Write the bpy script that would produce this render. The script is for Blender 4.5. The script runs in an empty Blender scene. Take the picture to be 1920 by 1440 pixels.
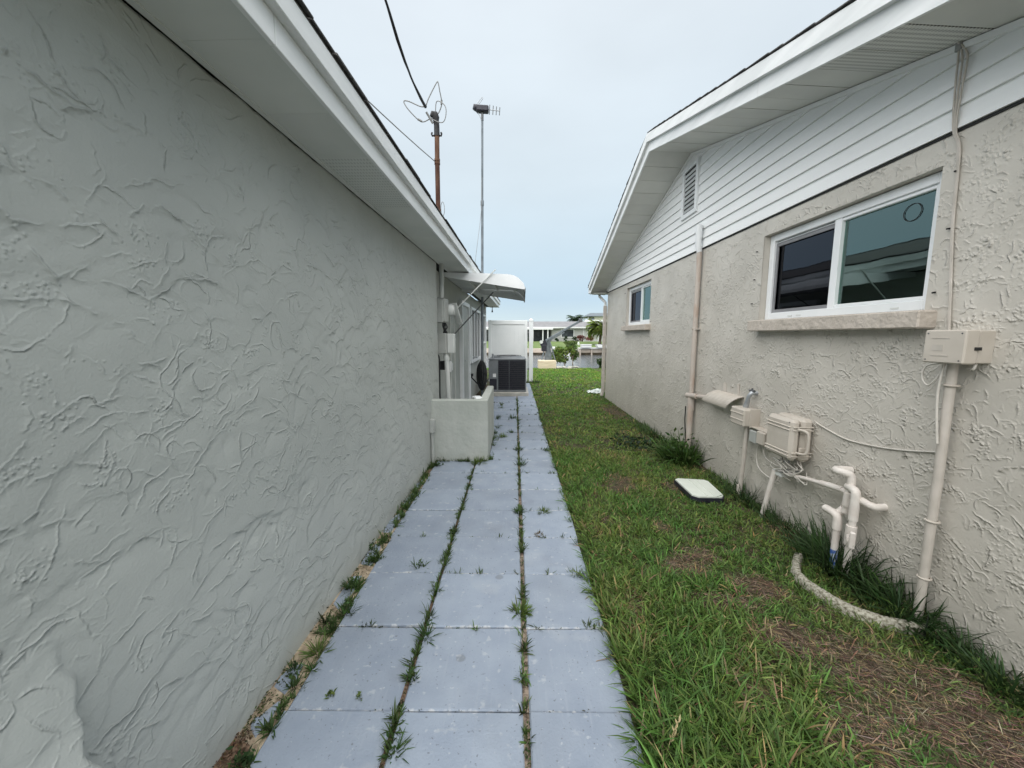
import bpy, math, random
import numpy as np
from mathutils import Vector, Matrix
random.seed(7); RNG = np.random.default_rng(11)
PI = math.pi
sc = bpy.context.scene
COL = sc.collection

# ------------------------------------------------------------------ camera
cam_d = bpy.data.cameras.new('camera'); cam = bpy.data.objects.new('camera', cam_d); COL.objects.link(cam)
cam_d.sensor_width = 36.0; cam_d.lens = 13.575; cam_d.clip_start = 0.02; cam_d.clip_end = 3000
cam.location = (0, 0, 1.53)
cam.rotation_euler = (PI/2 - 0.12504, 0, 0.00822)
sc.camera = cam

# ------------------------------------------------------------------ world: bright overcast over a thin blue sky
W = bpy.data.worlds.new('World'); sc.world = W; W.use_nodes = True
wn, wl = W.node_tree.nodes, W.node_tree.links; wn.clear()
wo = wn.new('ShaderNodeOutputWorld'); mixs = wn.new('ShaderNodeMixShader')
sky = wn.new('ShaderNodeTexSky'); sky.sky_type = 'NISHITA'; sky.sun_disc = False
SUN_EL, SUN_ROT = math.radians(52), math.radians(205)
sky.sun_elevation = SUN_EL; sky.sun_rotation = SUN_ROT
b1 = wn.new('ShaderNodeBackground'); b1.inputs[1].default_value = 0.05
b2 = wn.new('ShaderNodeBackground'); b2.inputs[1].default_value = 1.0
wl.new(sky.outputs[0], b1.inputs[0])
tc = wn.new('ShaderNodeTexCoord'); sep = wn.new('ShaderNodeSeparateXYZ'); wl.new(tc.outputs['Generated'], sep.inputs[0])
ramp = wn.new('ShaderNodeValToRGB'); wl.new(sep.outputs[2], ramp.inputs[0])
cr = ramp.color_ramp
stops = [(0.0, (0.240, 0.282, 0.300)), (0.03, (0.234, 0.282, 0.303)), (0.09, (0.195, 0.252, 0.298)), (0.18, (0.213, 0.263, 0.297)), (0.34, (0.243, 0.279, 0.304)), (0.62, (0.270, 0.295, 0.316)), (1.0, (.52, .545, .57))]
cr.elements[0].position = 0; cr.elements[0].color = (*stops[0][1], 1)
cr.elements[1].position = 1; cr.elements[1].color = (*stops[-1][1], 1)
for p, c in stops[1:-1]:
    e = cr.elements.new(p); e.color = (*c, 1)
mp = wn.new('ShaderNodeMapping'); mp.inputs['Scale'].default_value = (1.6, 1.6, 4.2); wl.new(tc.outputs['Generated'], mp.inputs[0])
nz = wn.new('ShaderNodeTexNoise'); nz.inputs['Scale'].default_value = 1.3; nz.inputs['Detail'].default_value = 5; nz.inputs['Roughness'].default_value = .48
wl.new(mp.outputs[0], nz.inputs[0])
mr = wn.new('ShaderNodeMapRange'); mr.inputs[1].default_value = .3; mr.inputs[2].default_value = .7; mr.inputs[3].default_value = .945; mr.inputs[4].default_value = 1.05
wl.new(nz.outputs[0], mr.inputs[0])
vm = wn.new('ShaderNodeVectorMath'); vm.operation = 'SCALE'; wl.new(ramp.outputs[0], vm.inputs[0]); wl.new(mr.outputs[0], vm.inputs['Scale'])
wl.new(vm.outputs[0], b2.inputs[0])
mixs.inputs[0].default_value = .95
wl.new(b1.outputs[0], mixs.inputs[1]); wl.new(b2.outputs[0], mixs.inputs[2]); wl.new(mixs.outputs[0], wo.inputs[0])

# ------------------------------------------------------------------ sun behind the cloud: soft
sd = bpy.data.lights.new('sun', 'SUN'); sun = bpy.data.objects.new('sun', sd); COL.objects.link(sun)
sd.energy = 1.5; sd.angle = math.radians(110); sd.color = (1, .97, .92)
_az = SUN_ROT
_dir = Vector((math.sin(_az)*math.cos(SUN_EL), math.cos(_az)*math.cos(SUN_EL), math.sin(SUN_EL)))
sun.rotation_euler = _dir.to_track_quat('Z', 'Y').to_euler(); sun.location = (0, 0, 30)

vs = sc.view_settings; sc.display_settings.display_device = 'sRGB'
vs.view_transform = 'Standard'; vs.look = 'None'; vs.exposure = 1.60; vs.gamma = 1; vs.use_curve_mapping = False
sc.cycles.max_bounces = 8; sc.cycles.transparent_max_bounces = 12

# ================================================================== materials
MATS = {}
def mat(name, c1, c2=None, scale=6, rough=.75, bump=0, bscale=60, metal=0, detail=4, spec=.4, contrast=(.35, .65), pos=False, stretch=None, tint=.0):
    if name in MATS: return MATS[name]
    m = bpy.data.materials.new(name); m.use_nodes = True; MATS[name] = m
    n, l = m.node_tree.nodes, m.node_tree.links
    p = n['Principled BSDF']; p.inputs['Roughness'].default_value = rough; p.inputs['Metallic'].default_value = metal
    p.inputs['Specular IOR Level'].default_value = spec
    if pos:
        g = n.new('ShaderNodeNewGeometry'); vec = g.outputs['Position']
    else:
        t = n.new('ShaderNodeTexCoord'); vec = t.outputs['Object']
    if stretch:
        q = n.new('ShaderNodeMapping'); q.inputs['Scale'].default_value = stretch; l.new(vec, q.inputs[0]); vec = q.outputs[0]
    out = None
    if c2 is not None:
        a = n.new('ShaderNodeTexNoise'); a.inputs['Scale'].default_value = scale; a.inputs['Detail'].default_value = detail; l.new(vec, a.inputs[0])
        r = n.new('ShaderNodeMapRange'); r.inputs[1].default_value, r.inputs[2].default_value = contrast; l.new(a.outputs[0], r.inputs[0])
        mx = n.new('ShaderNodeMix'); mx.data_type = 'RGBA'; mx.inputs[6].default_value = (*c1, 1); mx.inputs[7].default_value = (*c2, 1)
        l.new(r.outputs[0], mx.inputs[0]); out = mx.outputs[2]
    else:
        p.inputs['Base Color'].default_value = (*c1, 1)
    if tint and out is not None:
        oi = n.new('ShaderNodeObjectInfo'); rr = n.new('ShaderNodeMapRange'); rr.inputs[3].default_value = 1-tint; rr.inputs[4].default_value = 1+tint
        l.new(oi.outputs['Random'], rr.inputs[0]); v = n.new('ShaderNodeVectorMath'); v.operation = 'SCALE'
        l.new(out, v.inputs[0]); l.new(rr.outputs[0], v.inputs['Scale']); out = v.outputs[0]
    if out is not None: l.new(out, p.inputs['Base Color'])
    if bump:
        a = n.new('ShaderNodeTexNoise'); a.inputs['Scale'].default_value = bscale; a.inputs['Detail'].default_value = 5; l.new(vec, a.inputs[0])
        b = n.new('ShaderNodeBump'); b.inputs['Strength'].default_value = 1; b.inputs['Distance'].default_value = bump
        l.new(a.outputs[0], b.inputs['Height']); l.new(b.outputs[0], p.inputs['Normal'])
    m['out'] = 0
    return m
def nodes(m): return m.node_tree.nodes, m.node_tree.links, m.node_tree.nodes['Principled BSDF']

M_left = mat('stucco_sage_grey', (.405, .422, .402), (.45, .467, .443), scale=1.7, rough=.55, bump=.0012, bscale=130, pos=True, detail=6)
M_leftplain = mat('stucco_grey_plain', (.385, .400, .380), (.43, .445, .42), scale=1.7, rough=.82, bump=.003, bscale=35, pos=True, detail=6)
M_rightplain = mat('stucco_beige_plain', (.495, .463, .412), (.57, .535, .48), scale=2.2, rough=.7, bump=.003, bscale=35, pos=True, detail=6)
M_right = mat('stucco_beige', (.495, .463, .412), (.57, .535, .48), scale=2.2, rough=.40, bump=.0010, bscale=120, pos=True, detail=6)
M_sill = mat('stucco_sill', (.47, .415, .36), (.53, .47, .41), scale=9, rough=.6, bump=.012, bscale=30, pos=True)
M_lowwall = mat('stucco_low_wall', (.40, .42, .385), (.47, .485, .45), scale=3, rough=.85, bump=.010, bscale=15, pos=True, detail=6)
M_white = mat('white_trim', (.74, .76, .77), (.80, .81, .82), scale=5, rough=.42, pos=True)
M_fascia = mat('white_fascia', (.72, .73, .725), (.84, .845, .84), scale=5, rough=.42, pos=True, detail=6, stretch=(1, .4, 3))
M_soff = mat('soffit_vinyl', (.62, .64, .61), (.68, .69, .66), scale=3, rough=.55, pos=True, tint=.03)
M_soffR = mat('soffit_right', (.61, .61, .58), (.67, .67, .63), scale=3, rough=.5, pos=True, tint=.035)
M_siding = mat('vinyl_siding', (.81, .815, .81), (.855, .86, .855), scale=4, rough=.45, pos=True, tint=.02, bump=.0006, bscale=90, stretch=(1, .25, 2))
M_dark = mat('dark_gap', (.02, .02, .02), rough=.8)
M_shingle = mat('asphalt_shingle', (.055, .053, .052), (.12, .115, .11), scale=60, rough=.95, bump=.003, bscale=180, pos=True, tint=.2)
M_vinyl = mat('white_vinyl', (.80, .82, .82), (.84, .855, .855), scale=3, rough=.35, pos=True)
M_pvc = mat('pvc_painted', (.66, .60, .55), (.74, .69, .64), scale=14, rough=.38, pos=True)
M_cond = mat('painted_conduit', (.47, .43, .38), (.56, .51, .46), scale=12, rough=.5, pos=True)
M_condrust = mat('painted_conduit_worn', (.50, .44, .39), (.42, .30, .23), scale=9, rough=.6, pos=True, contrast=(.5, .75), stretch=(1, 1, .4))
M_boxb = mat('beige_plastic', (.50, .45, .39), (.55, .50, .44), scale=7, rough=.5, pos=True)
M_greybox = mat('grey_painted_metal', (.36, .37, .35), (.43, .44, .42), scale=7, rough=.5, pos=True)
M_lightgrey = mat('pale_grey_paint', (.58, .60, .58), (.66, .67, .65), scale=6, rough=.5, pos=True)
M_steel = mat('galvanised_steel', (.36, .38, .40), (.48, .50, .52), scale=25, rough=.42, metal=.6, pos=True)
M_darksteel = mat('dark_steel', (.10, .105, .11), (.16, .165, .17), scale=20, rough=.5, metal=.3, pos=True)
M_rust = mat('rusty_pipe', (.055, .020, .012), (.14, .075, .045), scale=9, rough=.85, bump=.002, bscale=60, pos=True, stretch=(1, 1, .35), contrast=(.38, .6))
M_black = mat('black_rubber', (.012, .012, .013), (.025, .025, .026), scale=30, rough=.55)
M_wire = mat('grey_cable', (.22, .22, .215), (.30, .30, .29), scale=40, rough=.5)
M_wirew = mat('pale_cable', (.55, .52, .47), (.62, .58, .53), scale=40, rough=.5)
M_acgrey = mat('condenser_grey', (.16, .175, .185), (.20, .215, .225), scale=8, rough=.45, pos=True)
M_acdark = mat('condenser_louvre', (.018, .018, .028), (.03, .03, .042), scale=20, rough=.4, pos=True)
M_concrete = mat('concrete', (.40, .385, .345), (.52, .50, .46), scale=9, rough=.9, bump=.003, bscale=50, pos=True)
M_curb = mat('weathered_curb', (.42, .40, .33), (.13, .115, .075), scale=70, rough=.92, bump=.006, bscale=90, pos=True, contrast=(.42, .66), detail=10)
M_jsand = mat('joint_dirt', (.10, .075, .055), (.34, .27, .21), scale=55, rough=.95, bump=.008, bscale=150, pos=True, detail=8)
M_lid = mat('pale_green_plastic_lid', (.62, .65, .58), (.70, .73, .66), scale=7, rough=.6, pos=True)
M_sand = mat('sand', (.25, .19, .13), (.50, .405, .29), scale=34, rough=.95, bump=.006, bscale=130, pos=True, detail=8)
M_mulch = mat('leaf_litter', (.10, .06, .04), (.30, .20, .13), scale=60, rough=.95, bump=.02, bscale=120, pos=True, detail=8)
M_screen = mat('insect_screen_frame', (.20, .20, .21), (.25, .25, .26), scale=10, rough=.45, pos=True)
M_curtain = mat('curtain_cloth', (.40, .56, .49), (.50, .66, .59), scale=4, rough=.9, pos=True)
M_curtaind = mat('dark_curtain_cloth', (.05, .05, .065), (.09, .09, .11), scale=6, rough=.9, pos=True, stretch=(1, 6, .4))
M_roofgrey = mat('far_roof_shingle', (.20, .195, .20), (.25, .245, .25), scale=1.5, rough=.9, pos=True)
M_fargrey = mat('far_wall_grey', (.40, .40, .385), (.45, .45, .435), scale=.6, rough=.85, pos=True)
M_farwhite = mat('far_white', (.60, .61, .61), (.68, .68, .68), scale=.8, rough=.6, pos=True)
M_blockp = mat('pale_timber_block', (.62, .52, .37), (.72, .62, .46), scale=6, rough=.85, bump=.004, bscale=20, pos=True, stretch=(.5, 1, 4))
M_davit = mat('davit_steel', (.12, .14, .155), (.19, .215, .235), scale=5, rough=.5, metal=.2, pos=True)
M_trunk = mat('bark', (.12, .09, .065), (.22, .175, .13), scale=9, rough=.95, bump=.02, bscale=20, pos=True)
M_seawall = mat('seawall_concrete', (.50, .42, .35), (.62, .55, .48), scale=.9, rough=.9, pos=True, detail=6)
M_seadark = mat('seawall_algae', (.035, .028, .018), (.09, .07, .045), scale=3, rough=.9, pos=True)
M_bluetape = mat('blue_primer', (.05, .12, .38), (.42, .48, .55), scale=26, rough=.5, pos=True, contrast=(.48, .62))
M_bag = mat('thin_plastic_bag', (.62, .68, .64), (.80, .83, .81), scale=18, rough=.3, pos=True)
M_sticker = mat('sticker', (.75, .75, .74), (.82, .82, .81), scale=10, rough=.4)

def attr_mat(name, rough=.55, trans=.25):
    m = bpy.data.materials.new(name); m.use_nodes = True
    n, l = m.node_tree.nodes, m.node_tree.links; p = n['Principled BSDF']
    a = n.new('ShaderNodeAttribute'); a.attribute_name = 'col'
    l.new(a.outputs['Color'], p.inputs['Base Color']); p.inputs['Roughness'].default_value = rough; p.inputs['Specular IOR Level'].default_value = .3
    t = n.new('ShaderNodeBsdfTranslucent'); l.new(a.outputs['Color'], t.inputs[0])
    mx = n.new('ShaderNodeMixShader'); mx.inputs[0].default_value = trans
    l.new(p.outputs[0], mx.inputs[1]); l.new(t.outputs[0], mx.inputs[2]); l.new(mx.outputs[0], n['Material Output'].inputs[0])
    return m
M_leaf = attr_mat('leaf_blades'); M_straw = attr_mat('dry_straw', .8, .1)

def glass_mat(name, refl, tr, fac):
    m = bpy.data.materials.new(name); m.use_nodes = True
    n, l = m.node_tree.nodes, m.node_tree.links; n.remove(n['Principled BSDF'])
    g = n.new('ShaderNodeBsdfGlossy'); g.inputs['Color'].default_value = (*refl, 1); g.inputs['Roughness'].default_value = .012
    t = n.new('ShaderNodeBsdfTransparent'); t.inputs[0].default_value = (*tr, 1)
    fr = n.new('ShaderNodeFresnel'); fr.inputs[0].default_value = 1.5
    ad = n.new('ShaderNodeMath'); ad.operation = 'ADD'; ad.inputs[1].default_value = fac; l.new(fr.outputs[0], ad.inputs[0])
    tcn = n.new('ShaderNodeNewGeometry'); nn = n.new('ShaderNodeTexNoise'); nn.inputs['Scale'].default_value = 2.2; l.new(tcn.outputs['Position'], nn.inputs[0])
    bp = n.new('ShaderNodeBump'); bp.inputs['Distance'].default_value = .0015; l.new(nn.outputs[0], bp.inputs['Height']); l.new(bp.outputs[0], g.inputs['Normal'])
    mx = n.new('ShaderNodeMixShader'); l.new(ad.outputs[0], mx.inputs[0]); l.new(t.outputs[0], mx.inputs[1]); l.new(g.outputs[0], mx.inputs[2])
    l.new(mx.outputs[0], n['Material Output'].inputs[0]); return m
M_glass = glass_mat('tinted_glass', (.52, .70, .67), (.58, .84, .74), .20)
M_glassd = glass_mat('screened_glass', (.45, .48, .56), (.14, .14, .17), .05)
M_farglass = mat('far_dark_glass', (.03, .035, .04), (.06, .07, .075), scale=2, rough=.15)

# painted pavers
M_paver = mat('blue_grey_paver_paint', (.250, .292, .360), (.302, .345, .410), scale=5.5, rough=.72, bump=.0022, bscale=95, pos=True, detail=9, tint=.085, contrast=(.3, .7))
STAINS = ((-.100, 2.290, .024), (-.260, 1.670, .022))
def _paver():
    n, l, p = nodes(M_paver)
    src = p.inputs['Base Color'].links[0].from_socket
    g = n.new('ShaderNodeNewGeometry')
    def layer(src, scale, lo, hi, colr, amt, detail=6, stretch=None):
        a = n.new('ShaderNodeTexNoise'); a.inputs['Scale'].default_value = scale; a.inputs['Detail'].default_value = detail
        v = g.outputs['Position']
        if stretch:
            q = n.new('ShaderNodeMapping'); q.inputs['Scale'].default_value = stretch; l.new(v, q.inputs[0]); v = q.outputs[0]
        l.new(v, a.inputs[0])
        r = n.new('ShaderNodeMapRange'); r.inputs[1].default_value = lo; r.inputs[2].default_value = hi; r.inputs[4].default_value = amt; l.new(a.outputs[0], r.inputs[0])
        mx = n.new('ShaderNodeMix'); mx.data_type = 'RGBA'; mx.inputs[7].default_value = (*colr, 1)
        l.new(r.outputs[0], mx.inputs[0]); l.new(src, mx.inputs[6]); return mx.outputs[2]
    src = layer(src, 38, .67, .73, (.50, .52, .55), .45, 3)
    src = layer(src, 3.1, .60, .74, (.38, .405, .44), .6, 8)
    src = layer(src, 75, .68, .72, (.10, .10, .105), .55, 2)
    src = layer(src, 2.3, .62, .75, (.17, .18, .205), .5, 7, (1.3, 1, 1))
    src = layer(src, 9, .56, .75, (.33, .365, .42), .4, 5, (6, .5, 1))
    for (sx, sy, sr) in STAINS:
        d = n.new('ShaderNodeVectorMath'); d.operation = 'DISTANCE'; d.inputs[1].default_value = (sx, sy, 0); l.new(g.outputs['Position'], d.inputs[0])
        dn = n.new('ShaderNodeTexNoise'); dn.inputs['Scale'].default_value = 45; l.new(g.outputs['Position'], dn.inputs[0])
        da = n.new('ShaderNodeMath'); da.operation = 'MULTIPLY_ADD'; da.inputs[1].default_value = .016; l.new(dn.outputs[0], da.inputs[0]); l.new(d.outputs['Value'], da.inputs[2])
        dr_ = n.new('ShaderNodeMapRange'); dr_.inputs[1].default_value = sr+.004; dr_.inputs[2].default_value = sr+.012; dr_.inputs[3].default_value = .5; dr_.inputs[4].default_value = 0; l.new(da.outputs[0], dr_.inputs[0])
        mx = n.new('ShaderNodeMix'); mx.data_type = 'RGBA'; mx.inputs[7].default_value = (.15, .16, .165, 1); l.new(dr_.outputs[0], mx.inputs[0]); l.new(src, mx.inputs[6]); src = mx.outputs[2]
    src = layer(src, 1.3, .50, .72, (.20, .225, .26), .5, 9)
    src = layer(src, 17, .63, .70, (.45, .47, .50), .5, 6)
    t = n.new('ShaderNodeTexCoord'); q = n.new('ShaderNodeSeparateXYZ'); l.new(t.outputs['Object'], q.inputs[0])
    ab = n.new('ShaderNodeMath'); ab.operation = 'ABSOLUTE'; l.new(q.outputs[1], ab.inputs[0])
    wn_ = n.new('ShaderNodeTexNoise'); wn_.inputs['Scale'].default_value = 28; wn_.inputs['Detail'].default_value = 5; l.new(g.outputs['Position'], wn_.inputs[0])
    sm = n.new('ShaderNodeMath'); sm.operation = 'MULTIPLY_ADD'; sm.inputs[1].default_value = .045; l.new(wn_.outputs[0], sm.inputs[0]); l.new(ab.outputs[0], sm.inputs[2])
    er = n.new('ShaderNodeMapRange'); er.inputs[1].default_value = .247; er.inputs[2].default_value = .254; er.inputs[4].default_value = .85; l.new(sm.outputs[0], er.inputs[0])
    mx = n.new('ShaderNodeMix'); mx.data_type = 'RGBA'; mx.inputs[7].default_value = (.52, .53, .54, 1); l.new(er.outputs[0], mx.inputs[0]); l.new(src, mx.inputs[6]); src = mx.outputs[2]
    l.new(src, p.inputs['Base Color'])
_paver()

# perforated soffit
def perf_mat(base, name, PF):
    m = base.copy(); m.name = name; n, l, p = nodes(m)
    src = p.inputs['Base Color'].links[0].from_socket
    g = n.new('ShaderNodeNewGeometry'); q = n.new('ShaderNodeMapping'); q.inputs['Scale'].default_value = (60, 24, 0); l.new(g.outputs['Position'], q.inputs[0])
    v = n.new('ShaderNodeTexVoronoi'); v.inputs['Randomness'].default_value = 0; v.inputs['Scale'].default_value = 1; l.new(q.outputs[0], v.inputs[0])
    r = n.new('ShaderNodeMapRange'); r.inputs[1].default_value = .26; r.inputs[2].default_value = .33; r.inputs[3].default_value = PF; r.inputs[4].default_value = 0; l.new(v.outputs['Distance'], r.inputs[0])
    mx = n.new('ShaderNodeMix'); mx.data_type = 'RGBA'; mx.inputs[7].default_value = (.06, .06, .055, 1); l.new(r.outputs[0], mx.inputs[0]); l.new(src, mx.inputs[6])
    l.new(mx.outputs[2], p.inputs['Base Color']); return m
M_perf = perf_mat(M_soff, 'perforated_soffit', .28); M_perfR = perf_mat(M_soffR, 'perforated_soffit_right', .6)

# ground under the lawn
M_soil = mat('thatch_and_soil', (.050, .034, .024), (.115, .078, .052), scale=22, rough=.97, bump=.02, bscale=60, pos=True, detail=9)
def _soil():
    n, l, p = nodes(M_soil); src = p.inputs['Base Color'].links[0].from_socket
    g = n.new('ShaderNodeNewGeometry'); a = n.new('ShaderNodeTexNoise'); a.inputs['Scale'].default_value = 2.0; a.inputs['Detail'].default_value = 6; l.new(g.outputs['Position'], a.inputs[0])
    r = n.new('ShaderNodeMapRange'); r.inputs[1].default_value = .38; r.inputs[2].default_value = .55; r.inputs[4].default_value = .75; l.new(a.outputs[0], r.inputs[0])
    mx = n.new('ShaderNodeMix'); mx.data_type = 'RGBA'; mx.inputs[7].default_value = (.055, .075, .026, 1); l.new(r.outputs[0], mx.inputs[0]); l.new(src, mx.inputs[6]); l.new(mx.outputs[2], p.inputs['Base Color'])
_soil()
M_farlawn = mat('far_lawn', (.10, .155, .045), (.16, .21, .07), scale=1.2, rough=.95, bump=.05, bscale=9, pos=True, detail=8)
M_water = mat('canal_water', (.10, .115, .125), (.13, .145, .155), scale=.6, rough=.10, bump=.06, bscale=1.6, pos=True, stretch=(.5, 1.6, 1))

# ================================================================== mesh helpers
def L(xo, y, z=0.0):
    """left house frame: xo metres out from its wall plane, y along it"""
    return (-1.11 + .02*y + xo, y - .02*xo, z)

class MB:
    def __init__(s): s.v = []; s.f = []; s.s = []
    def add(s, vs, fs, smooth=False):
        o = len(s.v); s.v += [tuple(map(float, v)) for v in vs]
        for f in fs: s.f.append([i+o for i in f]); s.s.append(smooth)
        return s
    def prism(s, poly, vec):
        n = len(poly); vec = Vector(vec); P = [Vector(p) for p in poly]
        nrm = Vector((0, 0, 0))
        for i in range(n): nrm += P[i].cross(P[(i+1) % n])
        if nrm.dot(vec) > 0: P = P[::-1]
        Q = [p+vec for p in P]
        return s.add(P+Q, [list(range(n)), list(range(2*n-1, n-1, -1))] + [[(i+1) % n, i, n+i, n+(i+1) % n] for i in range(n)])
    def box(s, c, size, R=None, b=0.0):
        hx, hy, hz = size[0]/2, size[1]/2, size[2]/2; c = Vector(c)
        b = min(b, hx*.9, hy*.9, hz*.9)
        vs = []; idx = {}
        if b <= 0:
            for x in (-1, 1):
                for y in (-1, 1):
                    for z in (-1, 1): vs.append(Vector((x*hx, y*hy, z*hz)))
            fs = [[0, 1, 3, 2], [4, 6, 7, 5], [0, 4, 5, 1], [2, 3, 7, 6], [0, 2, 6, 4], [1, 5, 7, 3]]
        else:
            for x in (-1, 1):
                for y in (-1, 1):
                    for z in (-1, 1):
                        for k in range(3):
                            p = [x*(hx-b), y*(hy-b), z*(hz-b)]; p[k] = (x, y, z)[k]*(hx, hy, hz)[k]
                            idx[(x, y, z, k)] = len(vs); vs.append(Vector(p))
            fs = []
            for k in range(3):
                a, d = [i for i in range(3) if i != k]
                for sg in (-1, 1):
                    q = []
                    for (u, w) in ((-1, -1), (1, -1), (1, 1), (-1, 1)):
                        t = [0, 0, 0]; t[k] = sg; t[a] = u; t[d] = w; q.append(idx[(*t, k)])
                    fs.append(q)
            for k in range(3):      # edges along axis k
                a, d = [i for i in range(3) if i != k]
                for u in (-1, 1):
                    for w in (-1, 1):
                        t0 = [0, 0, 0]; t0[a] = u; t0[d] = w; t1 = t0[:]; t0[k] = -1; t1[k] = 1
                        fs.append([idx[(*t0, a)], idx[(*t1, a)], idx[(*t1, d)], idx[(*t0, d)]])
            for x in (-1, 1):
                for y in (-1, 1):
                    for z in (-1, 1): fs.append([idx[(x, y, z, k)] for k in range(3)])
            g = []
            for f in fs:            # orient outwards
                p = [vs[i] for i in f]; nn = (p[1]-p[0]).cross(p[2]-p[0]); ce = sum(p, Vector())/len(p)
                g.append(f if nn.dot(ce) > 0 else f[::-1])
            fs = g
        if R is not None: vs = [R @ v for v in vs]
        return s.add([v+c for v in vs], fs)
    def bx(s, x0, x1, y0, y1, z0, z1, b=0.0):
        return s.box(((x0+x1)/2, (y0+y1)/2, (z0+z1)/2), (abs(x1-x0), abs(y1-y0), abs(z1-z0)), None, b)
    def lbx(s, x0, x1, y0, y1, z0, z1, b=0.0):
        c = L((x0+x1)/2, (y0+y1)/2, (z0+z1)/2)
        return s.box(c, (abs(x1-x0), abs(y1-y0), abs(z1-z0)), Matrix.Rotation(-.02, 3, 'Z'), b)
    def bar(s, a, b_, w, t, b=0.0):
        a, b_ = Vector(a), Vector(b_); d = b_-a; q = d.to_track_quat('X', 'Z').to_matrix()
        return s.box((a+b_)/2, (d.length, w, t), q, b)
    def tube(s, pts, r, n=8, caps=True, closed=False):
        P = [Vector(p) for p in pts]; m = len(P); rr = r if isinstance(r, (list, tuple)) else [r]*m
        T = []
        for i in range(m):
            a = P[i-1] if (i > 0 or closed) else P[i]; b = P[(i+1) % m] if (i < m-1 or closed) else P[i]
            T.append((b-a).normalized() if (b-a).length > 1e-9 else Vector((0, 0, 1)))
        up = Vector((0, 0, 1)) if abs(T[0].z) < .9 else Vector((1, 0, 0))
        u = T[0].cross(up).normalized(); rings = []; vs = []
        for i in range(m):
            if i: u = (u - T[i]*u.dot(T[i]))
            u = u.normalized() if u.length > 1e-6 else T[i].orthogonal().normalized()
            w = T[i].cross(u)
            for k in range(n):
                a = 2*PI*k/n; vs.append(P[i] + (u*math.cos(a)+w*math.sin(a))*rr[i])
        fs = []
        for i in range(m if closed else m-1):
            j = (i+1) % m
            for k in range(n): fs.append([i*n+k, i*n+(k+1) % n, j*n+(k+1) % n, j*n+k])
        s.add(vs, fs, True)
        if caps and not closed:
            s.add(vs[:n], [list(range(n))[::-1]]); s.add(vs[-n:], [list(range(n))])
        return s
    def build(s, name, m, parent=None, loc=None):
        me = bpy.data.meshes.new(name); o = bpy.data.objects.new(name, me)
        base = Vector((0, 0, 0))
        if parent is not None: base = wloc(parent)
        here = Vector(loc) if loc is not None else base
        me.from_pydata([(v[0]-here.x, v[1]-here.y, v[2]-here.z) for v in s.v], [], s.f)
        me.polygons.foreach_set('use_smooth', s.s); me.materials.append(m); me.validate(); me.update()
        COL.objects.link(o)
        if parent is not None: o.parent = parent
        o.location = here - base
        return o
def wloc(o):
    p = Vector(o.location)
    while o.parent: o = o.parent; p += Vector(o.location)
    return p
def tag(o, label=None, cat=None, group=None, kind=None):
    if label: o['label'] = label
    if cat: o['category'] = cat
    if group: o['group'] = group
    if kind: o['kind'] = kind
    return o
def thing(name, label, cat, loc, group=None):
    o = bpy.data.objects.new(name, None); COL.objects.link(o); o.location = loc; o.empty_display_size = .1
    return tag(o, label, cat, group)
def solo(name, mb, m, label, cat, loc, group=None):
    return tag(mb.build(name, m, None, loc), label, cat, group)

def raw_mesh(name, V, quads, tris, m, col=None, parent=None, smooth=False, here=(0, 0, 0)):
    me = bpy.data.meshes.new(name); V = np.asarray(V, np.float32) - np.asarray(here, np.float32)
    nq, nt = len(quads), len(tris)
    me.vertices.add(len(V)); me.vertices.foreach_set('co', V.ravel())
    loops = np.concatenate([np.asarray(quads, np.int32).ravel(), np.asarray(tris, np.int32).ravel()]) if nt else np.asarray(quads, np.int32).ravel()
    me.loops.add(len(loops)); me.loops.foreach_set('vertex_index', loops)
    st = np.concatenate([np.arange(nq)*4, nq*4+np.arange(nt)*3]).astype(np.int32)
    me.polygons.add(nq+nt); me.polygons.foreach_set('loop_start', st)
    me.polygons.foreach_set('use_smooth', np.full(nq+nt, smooth))
    me.update(calc_edges=True)
    if col is not None:
        a = me.color_attributes.new('col', 'FLOAT_COLOR', 'POINT'); c = np.ones((len(V), 4), np.float32); c[:, :3] = col
        a.data.foreach_set('color', c.ravel())
    me.materials.append(m); o = bpy.data.objects.new(name, me); COL.objects.link(o)
    if parent is not None: o.parent = parent; o.location = Vector(here)-wloc(parent)
    else: o.location = here
    return o

def blades(P, head, length, width, lean, curl, col, twist=None):
    """folded grass blades: seven vertices, three faces each"""
    n = len(P); V = np.zeros((n, 7, 3)); ts = [0, .36, .7, 1.0]
    d = np.stack([np.cos(head), np.sin(head), np.zeros(n)], 1); side = np.stack([-np.sin(head), np.cos(head), np.zeros(n)], 1)
    if twist is not None:
        side = side*np.cos(twist)[:, None] + np.array([0, 0, 1.0])*np.sin(twist)[:, None]
    pos = P.copy(); pt = 0; wd = [.75, 1.0, .72, 0]
    for i, t in enumerate(ts):
        if i:
            a = lean + curl*(pt+t)/2; st = (length*(t-pt))[:, None]
            pos = pos + d*np.sin(a)[:, None]*st + np.array([0, 0, 1.0])*np.cos(a)[:, None]*st
        if i < 3:
            V[:, 2*i] = pos - side*(width*wd[i]/2)[:, None]; V[:, 2*i+1] = pos + side*(width*wd[i]/2)[:, None]
        else: V[:, 6] = pos
        pt = t
    o = np.arange(n)[:, None]*7
    q = np.concatenate([o+np.array([[0, 1, 3, 2]]), o+np.array([[2, 3, 5, 4]])]); t = o+np.array([[4, 5, 6]])
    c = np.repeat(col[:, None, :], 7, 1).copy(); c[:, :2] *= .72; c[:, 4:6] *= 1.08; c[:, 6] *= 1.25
    return V.reshape(-1, 3), q, t, c.reshape(-1, 3)
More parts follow.
